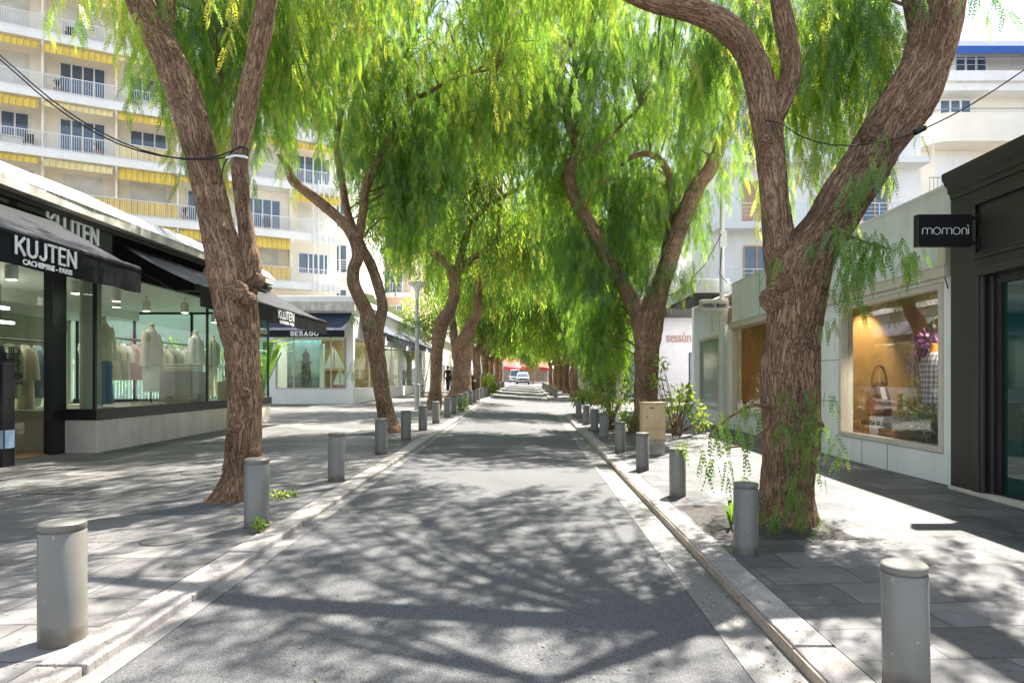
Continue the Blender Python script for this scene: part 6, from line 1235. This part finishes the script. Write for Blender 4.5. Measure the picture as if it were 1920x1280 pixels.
def cover(label, x, y, g, r, kind='round'):
    mb = MB()
    if kind == 'round': mb.lathe([(r, -.02), (r, .006), (r - .012, .008)], (x, y, g), 28)
    else: mb.prism([(x - r, y - r * .8), (x + r, y - r * .8), (x + r, y + r * .8), (x - r, y + r * .8)], lambda a, b: g - .02, lambda a, b: g + .007)
    t = Thing('utility_cover', label, 'manhole cover', (x, y, g)); t.part('plate', mb, M['cover_iron'])
cover('round dark utility cover in the slate in front of the clothing shop', -4.6, 9.0, gl(9), .22); cover('square utility cover set in the slate left of the forked tree'.replace('left of', 'outside'), -5.5, 7.6, gl(7.6), .3, 'sq'); cover('round flush cover beside the weed grown bollard', -3.0, 5.35, gl(5.35), .2)
t = Thing('road_grate', 'small iron drain grate in the gutter on the boutique side', 'drain', (1.42, 11.5, gr(11.5))); mb = MB()
for k in range(6): mb.box(1.3 + k * .045, 1.33 + k * .045, 11.2, 11.7, gr(11.4) - .1, gr(11.4) - .072)
t.part('grating', mb, M['black'])
# overhead cables
def cable(label, runs, r=.008):
    t = Thing('overhead_cable', label, 'cable', runs[0][0]); mb = MB()
    for pts in runs: mb.tube([tuple(p[:3]) for p in catmull([(*p, 0) for p in pts], .15)], r, 6)
    t.part('wire', mb, M['cable'], smooth=True)
Q = lambda *a: [P(*p) for p in a]
cable_r = .009
cable('double black cable sagging from the clothing shop side to the forked trunk', [Q((-120, 20, 6.2), (0, 112, 6.4), (90, 190, 6.5), (180, 250, 6.6), (260, 283, 6.7), (340, 297, 6.78), (410, 293, 6.85), (450, 275, 6.9), (466, 280, 7.0)), Q((-120, 8, 6.2), (0, 104, 6.4), (95, 186, 6.5), (185, 246, 6.6), (265, 281, 6.7), (345, 299, 6.78), (412, 297, 6.85), (445, 288, 6.9)), Q((446, 288, 6.88), (424, 300, 6.86), (416, 325, 6.86), (414, 352, 6.9)), Q((425, 298, 6.84), (440, 280, 6.9), (462, 278, 6.92), (464, 292, 6.95), (448, 296, 6.86), (425, 292, 6.88))])
cable('single dark cable tied between the boutique side limbs and the cream house', [Q((1436, 226, 6.66), (1465, 232, 6.7), (1500, 255, 6.6), (1560, 272, 6.55), (1630, 270, 6.55), (1690, 258, 6.55), (1726, 245, 6.6)), Q((1726, 245, 6.6), (1790, 214, 6.2), (1860, 172, 5.9), (1925, 128, 5.6), (2000, 80, 5.4))], .0065)
mb = MB(); p0, p1 = P(1716, 249, 6.58), P(1734, 240, 6.6); mb.tube([p0, p1], .028, 8); solo('cable_joint', mb, M['cable'], 'thick black cable joint on the wire beside the leaning limb', 'cable joint', base=p0, smooth=True)
mb = MB(); mb.tube([P(424, 296, 6.84), P(440, 292, 6.83), P(458, 294, 6.85), P(463, 296, 6.9)], .014, 6); solo('white_tie', mb, M['whitep'], 'white plastic tie round the upper trunk of the forked tree', 'tie', base=P(440, 292, 6.83), smooth=True)

# ================================================================== VEHICLES
def car(label, x, y, g, paint, name='parked_car', kind='car', yaw=0.0, w_=1.06, L_=5.1, hh=1.95):
    t = Thing(name, label, kind, (0, 0, 0)); W = w_
    sec = [(0, .42, .78, .80), (.12, .34, .98, .93), (.5, .30, 1.10, .98), (1.25, .30, 1.18, 1.0), (1.9, .30, 1.2, 1.0), (3.9, .32, 1.24, 1.0), (4.7, .34, 1.2, .97), (L_, .45, 1.0, .88)]
    rings = []
    for yy, zb, zt, ww in sec:
        a = W * ww; rings.append([(-a * .96, yy, zb), (a * .96, yy, zb), (a, yy, zb + .25), (a, yy, zt - .12), (a * .9, yy, zt), (-a * .9, yy, zt), (-a, yy, zt - .12), (-a, yy, zb + .25)])
    mb = MB(); mb.loft(rings); t.part('body', mb, paint, smooth=True, ang=40, bevel=.03)
    cab = [(1.25, 1.16, 1.18, .9), (1.95, 1.16, hh - .12, .76), (2.4, 1.18, hh, .74), (3.9, 1.2, hh - .02, .73), (4.85, 1.16, 1.22, .84)]
    mb = MB(); mb.loft([[(-W * .88, yy, zb), (W * .88, yy, zb), (W * ww, yy, zt), (-W * ww, yy, zt)] for yy, zb, zt, ww in cab]); cb = t.part('cabin', mb, paint, smooth=True, ang=30)
    mb = MB(); mb.quad((-W * .8, 1.27, 1.22), (W * .8, 1.27, 1.22), (W * .69, 1.9, hh - .17), (-W * .69, 1.9, hh - .17)); t.part('windscreen', mb, M['glass_d'], parent=cb)
    for s in (-1, 1):
        mb = MB(); mb.add([(s * (W * .885), 1.5, 1.24), (s * W * .885, 4.5, 1.26), (s * W * .75, 3.9, hh - .14), (s * W * .765, 2.1, hh - .16)], [(0, 1, 2, 3)]); t.part('side_window', mb, M['glass_d'], parent=cb)
        mb = MB(); mb.loft([[(s * W * .55 + s * a, yy, z) for a, z in ((-.2, .86), (.3, .88), (.34, 1.0), (-.16, .98))] for yy in (-.0, .25)]); t.part('headlight', mb, M['glass_d'])
        mb = MB(); mb.box(s * W * 1.0 + (-.02 if s > 0 else -.2), s * W * 1.0 + (.2 if s > 0 else .02), 1.5, 1.62, 1.22, 1.4); t.part('mirror', mb, paint, bevel=.03)
        for yy in (.95, 4.1):
            wheel = MB(); ring = [(.30, -.13), (.40, -.12), (.42, 0), (.40, .12), (.30, .13)]
            wheel.loft([[(s * (W - .14) + d, yy + r * math.cos(k * math.pi / 12), .42 + r * math.sin(k * math.pi / 12)) for k in range(24)] for r, d in ring]); wl = t.part('wheel', wheel, M['rubber'], smooth=True)
            rm = MB(); rm.loft([[(s * (W - .14) + d * s, yy + r * math.cos(k * math.pi / 10), .42 + r * math.sin(k * math.pi / 10)) for k in range(20)] for r, d in ((.29, .10), (.1, .135))]); t.part('rim', rm, M['steel'], parent=wl)
    mb = MB(); mb.box(-.42, .42, -.03, .08, .72, .98); gr_ = t.part('grille', mb, M['black'], bevel=.02); mb = MB(); mb.loft([[(a * .11 * abs(math.cos(k * math.pi / 2)), yy, .85 + a * .11 * math.sin(k * math.pi / 2)) if k % 2 else (.085 * math.cos(k * math.pi / 2), yy, .85) for k in range(4)] for yy, a in ((-.045, 1), (-.03, 1))]); t.part('badge', mb, M['steel'], parent=gr_)
    mb = MB(); mb.box(-.32, .32, -.035, .1, .50, .64); t.part('number_plate', mb, M['whitep']); mb = MB(); mb.box(-.95, .95, -.02, .12, .32, .46); t.part('bumper_grille', mb, M['black'])
    t.e.location = (x * K, y * K, g * K); t.e.rotation_euler = (0, 0, yaw); return t
car('silver car facing the camera far down the street', -.4, 99, rd(-.4, 99), M['chrome'], 'silver_car')
car('blue car parked at the far end beyond the bright shrub', -5.6, 114, rd(-1, 112), M['blue'], 'blue_car', yaw=R(80))
car('white van like car near the red awnings', -1.9, 117, rd(-1, 112), M['whitep'], 'white_car', hh=2.5)
def scooter(label, x, y, g, yaw):
    t = Thing('parked_scooter', label, 'scooter', (0, 0, 0), 'dark scooters parked behind the bollards')
    for yy in (-.75, .75):
        mb = MB(); mb.loft([[(d, yy + r * math.cos(k * math.pi / 10), .3 + r * math.sin(k * math.pi / 10)) for k in range(20)] for r, d in ((.2, -.06), (.29, -.06), (.31, 0), (.29, .06), (.2, .06))]); t.part('wheel', mb, M['rubber'], smooth=True)
    mb = MB(); mb.loft([[(a * math.cos(k * math.pi / 6), yy, z + b * math.sin(k * math.pi / 6)) for k in range(12)] for yy, a, b, z in ((.95, .08, .1, .62), (.6, .2, .2, .72), (.1, .22, .2, .72), (-.1, .17, .08, .42), (-.4, .18, .08, .42), (-.55, .2, .3, .75), (-.7, .14, .35, .85), (-.8, .1, .2, 1.0))]); t.part('body', mb, M['black'], smooth=True)
    mb = MB(); mb.loft([[(a * math.cos(k * math.pi / 6), yy, .98 + .07 * math.sin(k * math.pi / 6)) for k in range(12)] for yy, a in ((.9, .1), (.5, .19), (0, .15), (-.1, .05))]); t.part('seat', mb, M['rubber'], smooth=True)
    mb = MB(); mb.tube([(-.36, -.62, 1.2), (-.12, -.72, 1.15), (.12, -.72, 1.15), (.36, -.62, 1.2)], .03, 8); t.part('handlebar', mb, M['black']); mb = MB(); mb.lathe([(.02, -.1), (.1, -.06), (.1, .06), (.02, .1)], (0, -.84, 1.0), 12); t.part('headlight', mb, M['steel'])
    mb = MB(); mb.box(-.2, .2, .85, 1.2, 1.0, 1.35); t.part('top_box', mb, M['black'], bevel=.05)
    t.e.location = (x * K, y * K, g * K); t.e.rotation_euler = (0, 0, yaw)
scooter('dark scooter parked beside the knobbly old tree', -3.9, 40.5, gl(40), R(60)); scooter('dark scooter with a top box parked past the slim trunk', -3.5, 47.5, gl(47), R(75)); scooter('dark motor scooter parked near the far end of the awning side row', -3.7, 57, gl(57), R(65))

# ================================================================== PEOPLE
def skin_body(name, joints, edges, radii, m, parent, sub=1, root=0):
    me = bpy.data.meshes.new(name); me.from_pydata([tuple(c * K for c in j) for j in joints], edges, []); o = bpy.data.objects.new(name, me); COL.objects.link(o)
    md = o.modifiers.new('skin', 'SKIN'); md.use_smooth_shade = True
    for i, r_ in enumerate(radii):
        sv = me.skin_vertices[0].data[i]; sv.radius = ((r_[0], r_[1]) if hasattr(r_, '__len__') else (r_, r_)); sv.radius = [c * K for c in sv.radius]; sv.use_root = i == root
    s2 = o.modifiers.new('sub', 'SUBSURF'); s2.levels = sub; s2.render_levels = sub
    dg = bpy.context.evaluated_depsgraph_get(); dg.update(); nm = bpy.data.meshes.new_from_object(o.evaluated_get(dg)); bpy.data.objects.remove(o); bpy.data.meshes.remove(me)
    nm.name = name; nm.materials.clear(); return link(name, nm, m, parent)
def person(label, x, y, g, yaw, top, trousers, stride=.12, lean=0.0):
    t = Thing('person', label, 'person', (0, 0, 0)); s = 1.19      # survey units per metre
    A = lambda *p: tuple(c * s for c in p); st = stride
    J = [A(0, 0, .95), A(0, 0, 1.12), A(0, -.01, 1.32), A(0, -.01, 1.45), A(0, -.015, 1.53), A(0, -.025, 1.62), A(0, -.02, 1.70)]
    rad = [(.16, .11), (.14, .10), (.17, .11), (.10, .07), .058, (.078, .095), (.06, .075)]; E = [(i, i + 1) for i in range(6)]
    for sd_ in (-1, 1):
        b = len(J); f = sd_ * st
        J += [A(sd_ * .09, 0, .9), A(sd_ * .10, -f * .6 - .02, .5), A(sd_ * .10, -f, .08), A(sd_ * .11, -f - .14, .035)]; rad += [.095, .062, .045, (.045, .03)]; E += [(0, b), (b, b + 1), (b + 1, b + 2), (b + 2, b + 3)]
        b = len(J); J += [A(sd_ * .19, 0, 1.40), A(sd_ * .23, .03 + f * .3, 1.13), A(sd_ * .23, -.04 + f * .6, .90), A(sd_ * .225, -.06 + f * .65, .82)]; rad += [.06, .046, .033, (.04, .022)]; E += [(3, b), (b, b + 1), (b + 1, b + 2), (b + 2, b + 3)]
        h = len(J) - 1; hx, hy, hz = J[h]
        for k in range(4):
            i = len(J); J += [(hx + (k - 1.5) * .004, hy + (k - 1.5) * .024 * s, hz - .045), (hx - sd_ * .012, hy + (k - 1.5) * .026 * s, hz - (.09, .10, .098, .08)[k])]; rad += [.009, .007]; E += [(h, i), (i, i + 1)]
        i = len(J); J += [(hx - sd_ * .01, hy - .05, hz - .01), (hx - sd_ * .015, hy - .07, hz - .05)]; rad += [.010, .008]; E += [(h, i), (i, i + 1)]
    skin_body('body', J, E, rad, M['skin'], t.e, 2)
    n0 = 15 + 0
    # clothes: a slightly fuller skin over torso and arms, and over the legs
    Jt = [J[0], J[1], J[2], J[3]]; Et = [(0, 1), (1, 2), (2, 3)]; Rt = [(.185, .135), (.165, .125), (.19, .13), (.10, .085)]
    legs = []
    idx = 7
    for sd_ in (-1, 1):
        b = len(Jt); arm = idx + 4; Jt += [J[arm], J[arm + 1], J[arm + 2]]; Et += [(3, b), (b, b + 1), (b + 1, b + 2)]; Rt += [.078, .064, .052]; idx += 8 + 8 + 2
    skin_body('jacket', Jt, Et, Rt, top, t.e, 2)
    Jl = [J[0]]; El = []; Rl = [(.175, .13)]; idx = 7
    for sd_ in (-1, 1):
        b = len(Jl); Jl += [J[idx], J[idx + 1], J[idx + 2]]; El += [(0, b), (b, b + 1), (b + 1, b + 2)]; Rl += [.112, .082, .07]; idx += 18
    skin_body('trousers', Jl, El, Rl, trousers, t.e, 2)
    hx, hy, hz = A(0, -.02, 1.665); mb = MB(); mb.lathe([(.03, .10), (.075, .085), (.095, .03), (.098, -.02), (.06, -.06)][::-1], (hx, hy + .012, hz), 16, 1, 1.15); make('hair', mb, M['hair'], t.e, smooth=True)
    mb = MB(); mb.add([(-.014, hy - .115, hz - .085), (.014, hy - .115, hz - .085), (0, hy - .15, hz - .08), (0, hy - .108, hz - .03)], [(0, 1, 2), (0, 2, 3), (1, 3, 2)])
    for q in (-1, 1): mb.lathe([(.004, -.03), (.022, -.02), (.022, .02), (.004, .03)], (q * .098, hy, hz - .05), 8, .5, 1)
    make('face_feature', mb, M['skin'], t.e)
    mb = MB()
    for q in (-1, 1): mb.lathe([(.003, -.007), (.013, 0), (.003, .007)], (q * .036, hy - .108, hz - .035), 8)
    mb.box(-.03, .03, hy - .112, hy - .10, hz - .125, hz - .115); make('eye', mb, M['hair'], t.e)
    t.e.location = (x * K, y * K, g * K); t.e.rotation_euler = (0, 0, yaw)
person('person in a dark long sleeved top and dark trousers walking past the cream shop row', -6.3, 52, gl(52), R(165), M['cloth_k'], M['navy_cloth'], .14)
person('person in black standing under the trees past the side street corner', 4.35, 61, gr(61), R(200), M['cloth_k'], M['cloth_k'], .08)
person('person in a pale top at the far end by the parked cars', -3.9, 100, gl(100), R(20), M['knit_white'], M['denim'], .1)
